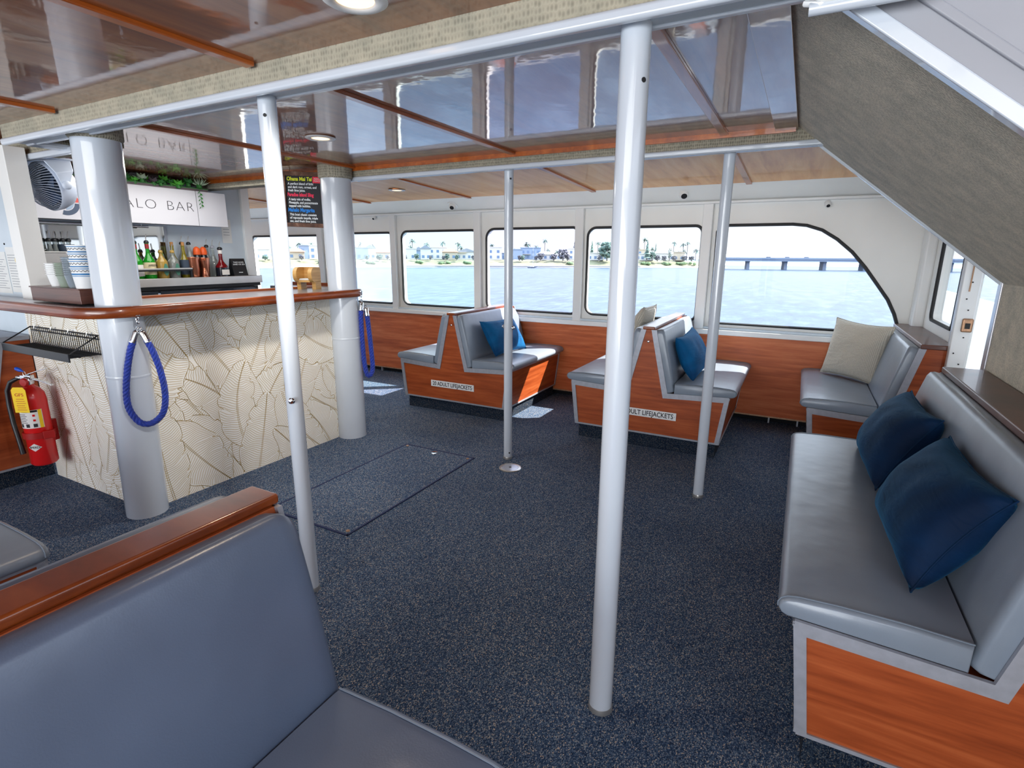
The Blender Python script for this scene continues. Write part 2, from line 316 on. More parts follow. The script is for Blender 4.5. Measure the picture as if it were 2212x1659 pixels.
def text(name, s, size, mat, parent=None, M=None, ax='CENTER', ay='CENTER', off=0.0, shear=0.0, sp=1.0, wsp=1.0, xs=1.0, ex=0.0006):
    cu = bpy.data.curves.new(name, 'FONT'); cu.body = s; cu.size = size; cu.align_x = ax; cu.align_y = ay; cu.offset = off; cu.shear = shear
    cu.space_character = sp; cu.space_word = wsp; cu.extrude = ex; cu.resolution_u = 3
    t = bpy.data.objects.new(name, cu); COL.objects.link(t); dg = bpy.context.evaluated_depsgraph_get()
    me = bpy.data.meshes.new_from_object(t.evaluated_get(dg)); bpy.data.objects.remove(t); bpy.data.curves.remove(cu)
    me.materials.clear(); me.materials.append(MATS[mat])
    if xs != 1: me.transform(Matrix.Diagonal((xs, 1, 1, 1)))
    o = bpy.data.objects.new(name, me); COL.objects.link(o)
    if parent: o.parent = parent
    if M: o.matrix_local = M
    return o
def joinmesh(name, objs, parent=None, M=None):
    bm = bmesh.new(); mats = []; 
    for o in objs:
        me = o.data.copy(); me.transform(o.matrix_local); idx = len(mats); mats += [x for x in me.materials]
        n0 = len(bm.faces); bm.from_mesh(me); bm.faces.ensure_lookup_table()
        for f in bm.faces[n0:]: f.material_index += idx
        bpy.data.meshes.remove(me)
    for o in objs:
        d = o.data; bpy.data.objects.remove(o); bpy.data.meshes.remove(d)
    me = bpy.data.meshes.new(name); bm.to_mesh(me); bm.free()
    for x in mats: me.materials.append(x)
    o = bpy.data.objects.new(name, me); COL.objects.link(o)
    if parent: o.parent = parent
    if M: o.matrix_local = M
    return o
def rrect(x0, x1, z0, z1, r, n=6, rs=None):
    rs = rs or (r, r, r, r); out = []   # corners: bl, br, tr, tl
    for (cx, cz, a0, q) in ((x0, z0, PI, rs[0]), (x1, z0, 1.5*PI, rs[1]), (x1, z1, 0, rs[2]), (x0, z1, 0.5*PI, rs[3])):
        ccx = cx+q if cx == x0 else cx-q; ccz = cz+q if cz == z0 else cz-q
        for k in range(n+1):
            a = a0+0.5*PI*k/n; out.append((ccx+q*math.cos(a), ccz+q*math.sin(a)))
    return out
def holed(mb, outer, holes, a0, a1, axis='y', mi=0):
    def P(p, a): return (p[0], a, p[1]) if axis == 'y' else (a, p[0], p[1])
    loops = [outer]+holes; allp = [p for l in loops for p in l]; n = len(allp)
    tri = tessellate_polygon([[V((p[0], p[1], 0)) for p in l] for l in loops])
    vs = [P(p, a0) for p in allp]+[P(p, a1) for p in allp]
    fs = [tuple(t) for t in tri]+[tuple(n+i for i in reversed(t)) for t in tri]
    o = 0
    for l in loops:
        k = len(l); fs += [(o+i, o+(i+1) % k, n+o+(i+1) % k, n+o+i) for i in range(k)]; o += k
    mb.add(vs, fs, mi)
def S(o, label, cat='interior fitting'):   # part of the setting
    return tag(o, label, cat, None, 'structure')
def bevelled_box(name, mat, parent, x0, x1, y0, y1, z0, z1, bv=0.004, seg=2):
    return MB().box(x0, x1, y0, y1, z0, z1).build(name, mat, parent, bevel=bv, bseg=seg)

# ---------------------------------------------------------------- the cabin shell
YW = 4.95
S(MB().box(-8, 0.95, -2.5, 5.25, -0.05, 0.0).build('floor', 'carpet'), 'dark blue flecked carpet covering the cabin floor', 'floor')
c = MB().box(-8, 1.0, -2.5, 1.36, 2.0, 2.06)
S(c.build('ceiling', 'ceiling_wood'), 'glossy brown wood ceiling nearest the camera', 'ceiling')
S(MB().box(-8, 0.0, 1.36, 3.16, 2.0, 2.06).build('ceiling', 'ceiling_wood'), 'glossy brown wood ceiling between the two beams, over the bar', 'ceiling')
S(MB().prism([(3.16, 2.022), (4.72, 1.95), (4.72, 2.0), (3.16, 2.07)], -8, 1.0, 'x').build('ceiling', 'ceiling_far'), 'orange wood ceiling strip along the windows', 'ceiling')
S(MB().prism([(4.70, 1.953), (4.93, 1.838), (5.0, 1.838), (5.0, 2.0), (4.70, 2.0)], -8, 0.9, 'x').build('trim_1', 'white_wall'), 'sloping white cove between the wood ceiling and the windows', 'cove')
S(MB().box(-8, 0.80, 4.90, 4.96, 1.822, 1.842).build('trim_2', 'white', bevel=0.004), 'thin white ledge running under the cove above the windows', 'trim')
# window wall
arch = [(-0.68, 0.832), (0.60, 0.832), (0.655, 0.85), (0.668, 0.905), (0.64, 0.98), (0.585, 1.085), (0.50, 1.20), (0.41, 1.32), (0.31, 1.435), (0.20, 1.53), (0.09, 1.60), (-0.02, 1.637), (-0.12, 1.648), (-0.62, 1.648), (-0.66, 1.635), (-0.68, 1.60), ]
wins = [rrect(-6.63, -5.36, 0.84, 1.62, 0.06), rrect(-5.22, -4.20, 0.836, 1.638, 0.06), rrect(-4.065, -3.05, 0.836, 1.648, 0.075),
        rrect(-2.945, -1.945, 0.838, 1.656, 0.075, rs=(0.075, 0.04, 0.04, 0.09)), rrect(-1.832, -0.80, 0.845, 1.650, 0.075, rs=(0.08, 0.05, 0.06, 0.08)), arch]
mb = MB(); holed(mb, [(-8, 0.72), (0.90, 0.72), (0.90, 1.86), (-8, 1.86)], wins, YW, YW+0.06)
S(mb.build('wall_far', 'white_wall'), 'white painted wall around the row of windows facing the bay', 'wall')
panes = ['pane_plain', 'pane_hazy', 'pane_cyan', 'pane_lavender', 'pane_plain', 'pane_plain']
wl = ['window behind the bar, cut by the wall post', 'narrow hazy window just right of the round bar column', 'bluish window behind the left seat of the 20 life jackets bench', 'lavender tinted window with the tall lone palm', 'window with the dark pine tree on the shore', 'large arched window with the bridge outside']
for i, w in enumerate(wins):
    t = thing('window_%d' % (i+1), wl[i], 'window', (0, YW, 0), kind='structure')
    MB().tube([(p[0], -0.004, p[1]) for p in w], 0.0125, 6, closed=True).build('gasket', 'rubber', t, smooth=60)
    mb = MB(); mb.add([(p[0], 0.03, p[1]) for p in w], [tuple(r) for r in tessellate_polygon([[V((p[0], p[1], 0)) for p in w]])]); mb.build('pane', panes[i], t)
for i, (x0, x1) in enumerate([(-4.205, -4.125), (-3.08, -3.0), (-1.951, -1.868), (-0.803, -0.722), (-5.37, -5.285)]):
    S(MB().box(x0, x1, 4.905, YW, 0.775, 1.825).build('trim_%d' % (3+i), 'white', bevel=0.006),
      ['white post right of the narrow hazy window', 'white post between the bluish and lavender windows', 'white post between the lavender window and the pine tree window', 'white post left of the large arched window', 'white post right of the window behind the bar'][i], 'window post')
S(MB().box(-8, 0.78, 4.895, YW+0.02, 0.735, 0.778).build('trim_8', 'white', bevel=0.006), 'white sill ledge running along the top of the wood wall panel', 'sill')
S(MB().box(-8, 0.78, 4.915, YW, 0.778, 0.80).build('trim_9', 'cool_white', bevel=0.004), 'low pale rail standing on the window sill', 'sill')
S(MB().box(-8, 0.78, 4.925, 4.95, 0.062, 0.735).build('wall_panel', 'cherry_lit'), 'long cherry wood panel below the windows', 'wall panel')
S(MB().box(-8, 0.78, 4.922, 4.95, 0.052, 0.064).build('trim_10', 'brass_worn'), 'thin metal edge along the bottom of the wood wall panel', 'trim')
S(MB().box(-8, 0.9, 4.99, 5.02, 0.0, 0.73).build('wall_recess', 'dark_void'), 'dark gap below the wood wall panel', 'wall')  # near-black board, the gap's shade is put into its colour
for x in (-4.45, -3.75, -0.12, 0.1):
    b_ = MB().box(x-0.006, x+0.006, 4.94, 4.965, 0.0, 0.06).build('panel_bracket', 'grey_trim')
    tag(b_, 'small grey foot bracket under the wood wall panel', 'bracket', 'brackets under the wall panel')
# beams: fabric covered with a white lip
def beam(n, y, x0, x1, label, zb=1.906, lx=None):
    t = thing('beam', label, 'beam', (0, 0, 0), kind='structure')
    MB().box(x0, x1, y-0.052, y+0.055, zb+0.028, 2.03).build('fabric_side', 'beam_weave', t)
    x0 = lx if lx is not None else x0
    MB().box(x0, x1, y-0.066, y-0.038, zb, zb+0.031).build('front_lip', 'white_gloss', t, bevel=0.011, bseg=3)
    MB().box(x0, x1, y-0.04, y+0.045, zb+0.020, zb+0.030).build('underside', 'cool_white', t)
    MB().box(x0, x1, y+0.045, y+0.062, zb+0.014, zb+0.032).build('rear_lip', 'white_gloss', t, bevel=0.004)
    return t
beam(1, 1.365, -3.53, 0.02, 'grey woven ceiling beam with white lip, nearest the camera')
beam(2, 3.115, -4.75, 0.02, 'grey woven ceiling beam with white lip, farther one near the windows', lx=-3.0)
t = thing('beam', 'short woven beam with white lip behind the wall fan', 'beam', kind='structure')
MB().box(-6.5, -3.18, 1.56, 1.68, 1.925, 2.02).build('fabric_side', 'beam_weave', t)
MB().box(-6.5, -3.18, 1.54, 1.575, 1.90, 1.935).build('front_lip', 'white_gloss', t, bevel=0.01)
MB().box(-3.53, -3.44, 1.40, 1.56, 1.918, 1.945).build('end_lip', 'white_gloss', t, bevel=0.008)
MB().box(-3.53, -3.44, 1.40, 1.56, 1.94, 2.02).build('end_fabric', 'beam_weave', t)
# ceiling battens
bt = [(-1.66, 0.3, 1.30, 2.0, 'near ceiling batten left of the round ceiling light'), (-2.965, 0.3, 1.30, 2.0, 'near ceiling batten above the small left seat'),
      (-1.63, 1.43, 3.06, 2.0, 'ceiling batten in the middle bay, second from the stairs'), (-2.916, 1.43, 3.06, 2.0, 'ceiling batten in the middle bay by the round bar column'),
      (-0.43, 1.43, 3.06, 2.0, 'ceiling batten in the middle bay nearest the stairs')]
k = 11
for x, y0, y1, z, lb in bt:
    S(MB().box(x-0.02, x+0.02, y0, y1, z-0.014, z+0.002).build('trim_%d' % k, 'batten', bevel=0.004), 'orange wood '+lb, 'ceiling batten'); k += 1
for x, lb in [(-3.0, 'left of the farther round ceiling light'), (-1.71, 'above the life jackets bench'), (-0.45, 'left of the woven stair underside'), (-4.3, 'beside the round bar column'), (-5.42, 'beyond the hanging menu board')]:
    S(MB().prism([(3.2, 2.021), (4.72, 1.951), (4.72, 1.938), (3.2, 2.008)], x-0.02, x+0.02, 'x').build('trim_%d' % k, 'batten'), 'orange wood window bay batten '+lb, 'ceiling batten'); k += 1
S(MB().box(-4.75, -0.11, 3.05, 3.072, 1.975, 2.0).build('trim_%d' % k, 'batten'), 'dark wood strip where the ceiling meets the farther beam', 'ceiling batten'); k += 1
S(MB().box(-0.20, -0.10, 1.43, 3.06, 1.985, 2.002).build('trim_%d' % k, 'ceiling_wood', bevel=0.003), 'flat wood board along the ceiling beside the stair underside', 'ceiling batten'); k += 1
S(MB().box(-4.75, -4.72, 1.4, 3.06, 1.965, 2.0).build('trim_%d' % k, 'teak_dark'), 'dark wood strip at the ceiling above the bar sign', 'ceiling batten'); k += 1
# stairs seen from below
st = thing('staircase', 'sloping staircase seen from below with grey woven underside', 'staircase', (0, 0, 0), kind='structure')
zs = lambda x: 1.922-0.815*(x+0.005)
MB().prism([(-0.10, zs(-0.10)), (0.775, zs(0.775)), (1.5, zs(1.5)), (1.5, zs(1.5)+0.03), (-0.10, zs(-0.10)+0.03)], 1.43, 3.10, 'y').build('soffit', 'soffit_weave', st)
MB().prism([(-0.02, zs(-0.02)-0.012), (1.5, zs(1.5)-0.012), (1.5, zs(1.5)+0.012), (-0.02, zs(-0.02)+0.012)], 3.095, 3.115, 'y').build('far_edge_trim', 'white_gloss', st)
MB().prism([(-0.02, zs(-0.02)-0.018), (1.5, zs(1.5)-0.018), (1.5, zs(1.5)+0.02), (-0.02, zs(-0.02)+0.02)], 1.40, 1.435, 'y').build('near_edge_trim', 'white_gloss', st, bevel=0.004)
MB().prism([(-0.05, zs(-0.05)), (1.5, zs(1.5)), (1.5, 2.5), (-0.05, 2.5)], 1.412, 1.43, 'y').build('stringer', 'stair_white', st)
MB().prism([(0.0, zs(0.0)+0.075), (1.5, zs(1.5)+0.075), (1.5, zs(1.5)+0.1), (0.0, zs(0.0)+0.1)], 1.404, 1.414, 'y').build('stringer_rib', 'stair_white', st, bevel=0.004)
MB().prism([(-0.10, zs(-0.1)), (1.5, zs(1.5)), (1.5, 2.5), (-0.10, 2.5)], 3.095, 3.10, 'y').build('far_stringer', 'white', st)
lf = thing('tube_light', 'white tube light fitting fixed at the top of the stair side', 'light', tuple(ony(1862, 2, 1.36)))
MB().box(-0.08, 0.10, -0.03, 0.045, 0.0, 0.06).build('housing', 'white', lf, bevel=0.01)
MB().tube([(-0.09, -0.012, -0.004), (0.11, -0.012, -0.004)], 0.012, 10).build('tube', 'white_gloss', lf, smooth=50)
MB().tube([(-0.10, -0.005, 0.012), (-0.07, -0.02, 0.0), (-0.05, -0.01, 0.006)], 0.006, 6).build('cable', 'white', lf, smooth=60)
# right side wall: textured panel, door opening, window
S(MB().box(0.772, 0.86, -2.5, 3.10, 0.0, 1.31).build('wall_right', 'soffit_weave'), 'grey woven wall panel above the long wood ledge, under the stairs', 'wall')
S(MB().box(0.765, 0.865, 3.085, 3.135, 0.0, 1.36).build('trim_%d' % k, 'aluminium', bevel=0.004), 'metal edge strip at the end of the woven wall panel', 'trim'); k += 1
mb = MB(); w6 = rrect(3.965, 4.60, 0.985, 1.60, 0.05); holed(mb, [(3.80, 0.0), (4.97, 0.0), (4.97, 1.95), (3.80, 1.95)], [w6], 0.805, 0.865, 'x')
S(mb.build('wall_right', 'white_wall'), 'white wall with a small side window right of the arched window', 'wall')
t = thing('window_7', 'small side window by the doorway, seen edge-on', 'window', (0.805, 0, 0), kind='structure')
MB().tube([(0.0, p[0], p[1]) for p in w6], 0.012, 6, closed=True).build('gasket', 'rubber', t, smooth=60)
mb = MB(); mb.add([(0.03, p[0], p[1]) for p in w6], [tuple(r) for r in tessellate_polygon([[V((p[0], p[1], 0)) for p in w6]])]); mb.build('pane', 'pane_plain', t)
S(MB().box(0.735, 0.81, 4.80, 4.95, 0.72, 1.95).build('trim_%d' % k, 'white', bevel=0.02, bseg=3), 'white corner post right of the arched window', 'window post'); k += 1
S(MB().box(0.79, 0.83, 3.80, 3.93, 0.90, 1.95).build('trim_%d' % k, 'aluminium', bevel=0.006), 'shiny metal post beside the small side window', 'trim'); k += 1
dr = thing('door_1', 'white chipped door jamb with a latch beside the open doorway', 'door', (0, 0, 0), kind='structure')
MB().box(0.768, 0.848, 3.755, 3.80, 0.0, 1.95).build('jamb', 'white', dr, bevel=0.006)
MB().box(0.80, 0.806, 3.75, 3.757, 1.22, 1.40).build('jamb_seam', 'brass_worn', dr)
lt = MB().box(0.798, 0.848, 3.742, 3.757, 1.0, 1.075).build('latch', 'brass_worn', dr, bevel=0.008)
MB().box(0.812, 0.834, 3.738, 3.745, 1.02, 1.05).build('latch_hole', 'rubber', lt)
for zz in (0.82, 0.88, 0.97, 1.12, 1.18, 1.27): MB().lathe([(0.004, 0), (0.004, 0.002), (0.001, 0.003)], 8, M=Matrix.Translation((0.80+0.02*math.sin(zz*40), 3.752, zz)) @ Matrix.Rotation(PI/2, 4, 'X')).build('screw', 'rubber', dr)
S(MB().box(0.86, 2.5, 2.0, 9.0, -0.10, -0.02).build('floor_outside', 'white'), 'pale outer deck beyond the doorway', 'deck')
S(MB().box(0.87, 2.6, 2.3, 7.5, 2.02, 2.08).build('sun_block_outside', 'white'), 'white overhang added outside the doorway to block the sun', 'overhang')  # unseen slab added to keep sun patches off the cabin floor
S(MB().prism([(1.9, -0.1), (1.9, 1.28), (3.6, 1.28), (4.6, 0.98), (9.0, 0.98), (9.0, -0.1)], 1.60, 1.66, 'x').build('wall_outside', 'white'), 'white bulwark of the boat outside the doorway', 'bulwark')
# left partition
S(MB().box(-7.5, -3.95, 1.47, 1.52, 0.86, 1.96).build('wall_left', 'cool_white'), 'pale blue white partition wall with pinned papers left of the bar', 'wall')
S(MB().box(-3.99, -3.87, 1.43, 1.53, 1.13, 1.96).build('trim_%d' % k, 'white_wall', bevel=0.004), 'white wooden post at the end of the partition left of the bar', 'trim'); k += 1
S(MB().box(-4.83, -4.75, 1.53, 3.45, 0.0, 2.0).build('wall_bar', 'cool_white'), 'pale back wall of the bar', 'wall')
S(MB().box(-4.84, -4.72, 3.45, 3.53, 0.0, 2.0).build('trim_%d' % k, 'white', bevel=0.004), 'white edge post at the end of the bar back wall', 'trim'); k += 1
# ---------------------------------------------------------------- benches
def inset(poly, d):   # offset a CCW polygon inward
    n = len(poly); out = []
    for i in range(n):
        a, p, c = V(poly[i-1]), V(poly[i]), V(poly[(i+1) % n])
        e1 = (p-a).normalized(); e2 = (c-p).normalized(); n1 = V((-e1.y, e1.x)); n2 = V((-e2.y, e2.x))
        b = n1+n2; b = b*(1/max(0.35, b.dot(b)/2)) if b.length > 1e-6 else n1
        out.append(tuple(p+b*d*0.5*1.0*(2/2)))
    return out
SEAT_P = [(0.203, 0.434), (0.597, 0.453), (0.612, 0.460), (0.620, 0.472), (0.621, 0.485), (0.614, 0.499), (0.600, 0.508), (0.575, 0.513), (0.48, 0.517), (0.34, 0.516), (0.203, 0.508)]
def rsec(p, y0, y1, round_=0.03, steps=4, crown=0.006):
    secs = []
    ys = [(y0+round_*(1-math.cos(PI/2*k/steps)), round_*0.55*(1-math.sin(PI/2*k/steps))) for k in range(steps+1)]
    ye = [(y1-(a-y0), d) for a, d in reversed(ys)]
    mid = [(y0+(y1-y0)*t, 0) for t in (0.25, 0.5, 0.75)]
    for y, d in ys+mid+ye:
        q = inset(p, d) if d > 1e-5 else p
        secs.append([(x, y, z) for x, z in q])
    return secs
def back_secs(L0, L1, off, far_r, near_r=0.03, s=1):
    # slab leaning along the slope; t runs up the slope, d outward
    B0 = V((0.152+off, 0.430)); B1 = V((0.046+off, 0.884)); dv = B1-B0; H = dv.length; tv = dv/H; nv = V((-tv.y, tv.x))*-1
    th = 0.058
    def prof(tmax, shrink):
        a = shrink; r = 0.020
        pts = [(a, 0), (a, th-a-r), (a+r*0.3, th-a-r*0.3), (a+r, th-a)]
        for q in (0.25, 0.5, 0.75): pts.append((a+r+(tmax-2*r-2*a)*q, th-a+0.004*math.sin(PI*q)))
        pts += [(tmax-a-r*1.2, th-a), (tmax-a-r*0.3, th-a-r*0.35), (tmax-a, th-a-r), (tmax-a, 0)]
        return [B0+tv*t+nv*d for t, d in pts]
    ys = []
    n = 4
    for k in range(n+1):
        a = PI/2*k/n; ys.append((L0+near_r*(1-math.cos(a)), H-near_r*0.6*(1-math.sin(a)), 0.012*(1-math.sin(a))))
    for q in (0.2, 0.5, 0.8): ys.append((L0+near_r+(L1-far_r-L0-near_r)*q, H, 0))
    m = 8 if far_r > 0.06 else 4
    for k in range(m+1):
        a = PI/2*k/m; ys.append((L1-far_r+far_r*math.sin(a), H-far_r*0.95*(1-math.cos(a)), min(0.012, 0.012*(1-math.cos(a)))))
    return [[(s*p.x, y, p.y) for p in prof(tm, sh)] for y, tm, sh in ys]
def bench(label, loc, rotz, L_, single=False, group=None, sign=None, far_r=0.03, near_r=0.03, name='bench', cap='teak_dark', vin='vinyl'):
    t = thing(name, label, 'bench', loc, rotz, group)
    off = 0.105 if single else 0.0
    half = [(0.535, 0.115), (0.575, 0.446), (0.152, 0.426), (0.046, 0.886)]
    if single:
        body = [(0, 0.115)]+[(x+off, z) for x, z in half]+[(0, 0.886)]; sides = [1]
    else:
        body = half+[(-x, z) for x, z in reversed(half)]; sides = [1, -1]
    MB().prism(body, 0.0, L_, 'y').build('body_panel', 'cherry', t)
    kx0 = 0 if single else -0.512
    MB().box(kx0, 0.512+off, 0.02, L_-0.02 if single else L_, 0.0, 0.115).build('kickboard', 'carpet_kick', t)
    w = 0.027
    for s in sides:
        q = [(x+off, z) for x, z in half]
        def strip(a, b, ia, ib, y0, y1):
            pl = [a, b, ib, ia]; pl = [(s*x, z) for x, z in pl]; return pl
        inn = []
        P = [(q[0][0], 0.115)]+q[1:]
        PO = [P[0], (P[1][0]+0.002, P[1][1]+0.011), (P[2][0]+0.009, P[2][1]+0.011), (P[3][0]+0.010, P[3][1])]
        for i in range(4):
            p = V(P[i])
            if i == 0: d = V((-1, 0)); inn.append(p+d*w); continue
            e1 = (V(P[i])-V(P[i-1])).normalized(); n1 = V((-e1.y, e1.x))
            if i == 3: inn.append(V((p.x-w*1.02, p.y))); continue
            e2 = (V(P[i+1])-p).normalized(); n2 = V((-e2.y, e2.x)); b = (n1+n2); b = b/(b.dot(b)/2); inn.append(p+b*w*1.0)
        mb = MB()
        for y0, y1 in ((-0.008, 0.004), (L_-0.004, L_+0.008)):
            for i in range(3): mb.prism([(s*PO[i][0], PO[i][1]), (s*PO[i+1][0], PO[i+1][1]), (s*inn[i+1].x, inn[i+1].y), (s*inn[i].x, inn[i].y)], y0, y1, 'y')
        mb.prism([(s*(P[0][0]+0.004), 0.115), (s*(P[1][0]+0.004), 0.446), (s*(P[1][0]-0.01), 0.446), (s*(P[0][0]-0.01), 0.115)], -0.0065, 0.022, 'y')
        mb.prism([(s*(P[0][0]+0.004), 0.115), (s*(P[1][0]+0.004), 0.446), (s*(P[1][0]-0.01), 0.446), (s*(P[0][0]-0.01), 0.115)], L_-0.022, L_+0.0065, 'y')
        mb.prism([(s*(P[0][0]+0.006), 0.108), (s*(P[0][0]+0.006), 0.120), (s*(P[0][0]-0.01), 0.120), (s*(P[0][0]-0.01), 0.108)], 0.0, L_, 'y')
        mb.prism([(s*(P[1][0]+0.005), 0.436), (s*(P[1][0]+0.005), 0.450), (s*(P[1][0]-0.01), 0.450), (s*(P[1][0]-0.01), 0.436)], 0.0, L_, 'y')
        mb.build('edge_trim', 'grey_trim', t)
        sp = [(s*(x+off), z) for x, z in SEAT_P]
        if s < 0: sp = sp[::-1]
        so = MB().loft(rsec(sp, -0.004, L_-0.004, 0.03)).build('seat', vin, t, smooth=50)
        for yy in (0.010, L_-0.018): MB().tube([(s*(x+off), yy, z+0.001) for x, z in SEAT_P[3:]], 0.0022, 5).build('piping', 'vinyl_edge', so, smooth=60)
        bs = back_secs(-0.002, L_-0.006, off, far_r, near_r, s)
        bk = MB().loft(bs).build('backrest', vin, t, smooth=50)
    # metal strip along the bottom of the end panel
    for yy in (-0.006, L_-0.004): MB().box(-(0.535) if not single else 0, 0.535+off, yy, yy+0.010, 0.108, 0.120).build('bottom_strip', 'grey_trim', t)
    if not single:
        MB().box(-0.043, 0.043, -0.014, L_-0.01, 0.886, 0.909).build('top_rail', 'teak', t, bevel=0.007, bseg=3)
        MB().lathe([(0.008, 0), (0.008, 0.006), (0.003, 0.008)], 10, M=Matrix.Translation((0, 0.0, 0.80)) @ Matrix.Rotation(PI/2, 4, 'X')).build('bolt', 'chrome', t, smooth=40)
    else:
        MB().box(0.0, 0.156, -0.02, L_+0.02, 0.884, 0.912).build('top_ledge', cap, t, bevel=0.006, bseg=3)
    if sign:
        x0, x1, z, s_ = sign
        pl = MB().box(x0, x1, -0.006, 0.0, z-0.029, z+0.029).build('sign_plate', 'white', t, bevel=0.0015)
        pl['label'] = 'white life jackets sign'
        M = Matrix(((1, 0, 0, (x0+x1)/2), (0, 0, -1, -0.0065), (0, 1, 0, z-0.001), (0, 0, 0, 1)))
        text('lettering', s_, 0.051, 'ink', pl, M, xs=0.80, off=0.0006)
        for xx in (x0+0.012, x1-0.012): MB().lathe([(0.003, 0), (0.003, 0.0015), (0.001, 0.002)], 8, M=Matrix.Translation((xx, -0.006, z)) @ Matrix.Rotation(PI/2, 4, 'X')).build('screw', 'grey_trim', pl)
    return t
bA = bench('back-to-back grey vinyl bench whose sign reads 20 adult lifejackets', (-2.655, 3.855, 0), 0, 1.065, sign=(-0.235, 0.225, 0.258, '20 ADULT LIFEJACKETS'), far_r=0.16)
bB = bench('back-to-back grey vinyl bench with a lifejackets sign half hidden by the thick pole', (-0.925, 3.815, 0), 0, 1.105, sign=(-0.225, 0.235, 0.268, '20 ADULT LIFEJACKETS'), far_r=0.10)
bC = bench('large grey vinyl bench filling the lower left corner, with varnished wood top rail', (-0.965, 0.675, 0), PI, 2.2, near_r=0.045, vin='vinyl_painted_shade')
bD = bench('grey vinyl bench seen only by a seat corner at the left edge', (-2.605, 0.645, 0), PI, 2.2)
bE = bench('long grey vinyl bench against the woven right wall, holding two dark blue cushions', (0.768, 3.04, 0), PI, 1.585, single=True)
bF = bench('short grey vinyl bench in the corner under the arched window', (0.802, 4.91, 0), PI, 1.095, single=True)
bG = bench('bench end of cherry wood behind the fire extinguisher', (-6.0, 1.462, 0), -PI/2, 1.885, single=True, cap='grey_trim')
# the long bench's ledge runs wider and further along the wall
# ---------------------------------------------------------------- cushions
def cushion(label, M, w, h, th, mat, seed=1, pinch=0.10, group=None, sag=0.0, cat='cushion'):
    t = thing('cushion', label, cat, M=M, group=group)
    n = 28; mb = MB()
    def out(u, v):
        x = u*w/2*(1-pinch*(1-v*v)*abs(u)**1.5); z = v*h/2*(1-pinch*(1-u*u)*abs(v)**1.5); return x, z
    for sgn in (1, -1):
        vs = []; fs = []
        for j in range(n+1):
            for i in range(n+1):
                u = -1+2*i/n; v = -1+2*j/n; u = math.copysign(abs(u)**0.85, u); v = math.copysign(abs(v)**0.85, v)
                x, z = out(u, v); e = max(0, (1-u*u)*(1-v*v)); tk = th/2*(e**0.42)
                wr = noise.noise(V((x*11+seed*7, z*11, seed*3.1)))*0.010*min(1, e*6)+noise.noise(V((x*5+seed, z*26, seed)))*0.004*min(1, e*6)*abs(u)
                vs.append((x, z-sag*e*h*0.15, sgn*(tk+wr*(0.3+0.7*e)) if e > 0 else 0))
        for j in range(n):
            for i in range(n):
                a = j*(n+1)+i; f = (a, a+1, a+n+2, a+n+1); fs.append(f if sgn > 0 else f[::-1])
        mb.add(vs, fs)
    mb.build('cover', mat, t, smooth=75)
    seam = []
    for k in range(4):
        for i in range(n):
            q = -1+2*i/n; q = math.copysign(abs(q)**0.85, q); u, v = [(q, -1), (1, q), (-q, 1), (-1, -q)][k]; x, z = out(u, v); seam.append((x, z-0, 0))
    MB().tube(seam, 0.003, 5, closed=True).build('seam', mat, t, smooth=75)
    return t
def cm(center, right, up): return frame(None, right, V(up)-V(right)*V(up).dot(V(right))/V(right).dot(V(right)), center)
# axis pairs: right vector along the cushion width, up vector along its height; local z is its thickness
cushion('dark blue velvet cushion nearest the camera on the long right bench', cm((0.43, 1.93, 0.665), (0.03, -1, 0.03), (0.50, 0.0, 0.87)), 0.60, 0.345, 0.21, 'velvet', 3, pinch=0.13)
cushion('dark blue velvet cushion farther along the long right bench', cm((0.42, 2.65, 0.665), (0.02, -1, 0.03), (0.48, 0.0, 0.87)), 0.58, 0.345, 0.21, 'velvet', 5, pinch=0.13)
cushion('brightly lit blue velvet cushion on the 20 lifejackets bench', cm((-2.385, 4.315, 0.67), (0.02, 1, -0.02), (-0.50, 0.0, 0.87)), 0.58, 0.34, 0.17, 'velvet_lit', 8, pinch=0.12)
cushion('brightly lit blue velvet cushion behind the thin right pole', cm((-0.685, 4.25, 0.672), (0.02, 1, 0.03), (-0.42, 0.0, 0.90)), 0.57, 0.34, 0.17, 'velvet_lit', 11, pinch=0.12)
cushion('beige patterned cushion leaning in the corner of the short bench', cm((0.405, 4.62, 0.728), (0.32, -0.26, -0.02), (0.14, 0.10, 0.95)), 0.44, 0.43, 0.16, 'beige_fabric', 14, pinch=0.09)
cushion('beige patterned cushion half hidden behind the thick pole', cm((-1.175, 4.46, 0.765), (-0.04, 1, -0.03), (0.36, 0.0, 0.93)), 0.52, 0.50, 0.15, 'beige_fabric', 17, pinch=0.08)
# ---------------------------------------------------------------- poles and columns
def pole(x, y, r, label, h=1.93, knobs=()):
    t = thing('support_pole', label, 'pole', (x, y, 0), kind='thing')
    MB().lathe([(r, 0.0), (r, h)], 28).build('tube', 'white_gloss', t, smooth=50)
    MB().lathe([(r+0.002, 0), (r+0.002, 0.012), (r+0.0005, 0.018)], 28).build('foot_collar', 'steel', t, smooth=40)
    for (z, a, d) in knobs:
        M = Matrix.Translation((r*math.cos(a), r*math.sin(a), z)) @ Matrix.Rotation(a, 4, 'Z') @ Matrix.Rotation(PI/2, 4, 'Y')
        if d: MB().lathe([(0.005, -0.002), (0.005, 0.012), (0.011, 0.014), (0.013, 0.02), (0.009, 0.027), (0.002, 0.029)], 12, M=M).build('knob', 'chrome', t, smooth=40)
        else: MB().lathe([(0.006, -0.001), (0.006, 0.0012), (0.001, 0.0013)], 10, M=M).build('screw_hole', 'rubber', t)
    return t
pole(-1.705, 1.385, 0.031, 'thin white pole in front of the bar, left of the others', knobs=((0.85, -0.9, 1), (0.85, 2.5, 1), (1.86, -1.0, 0)))
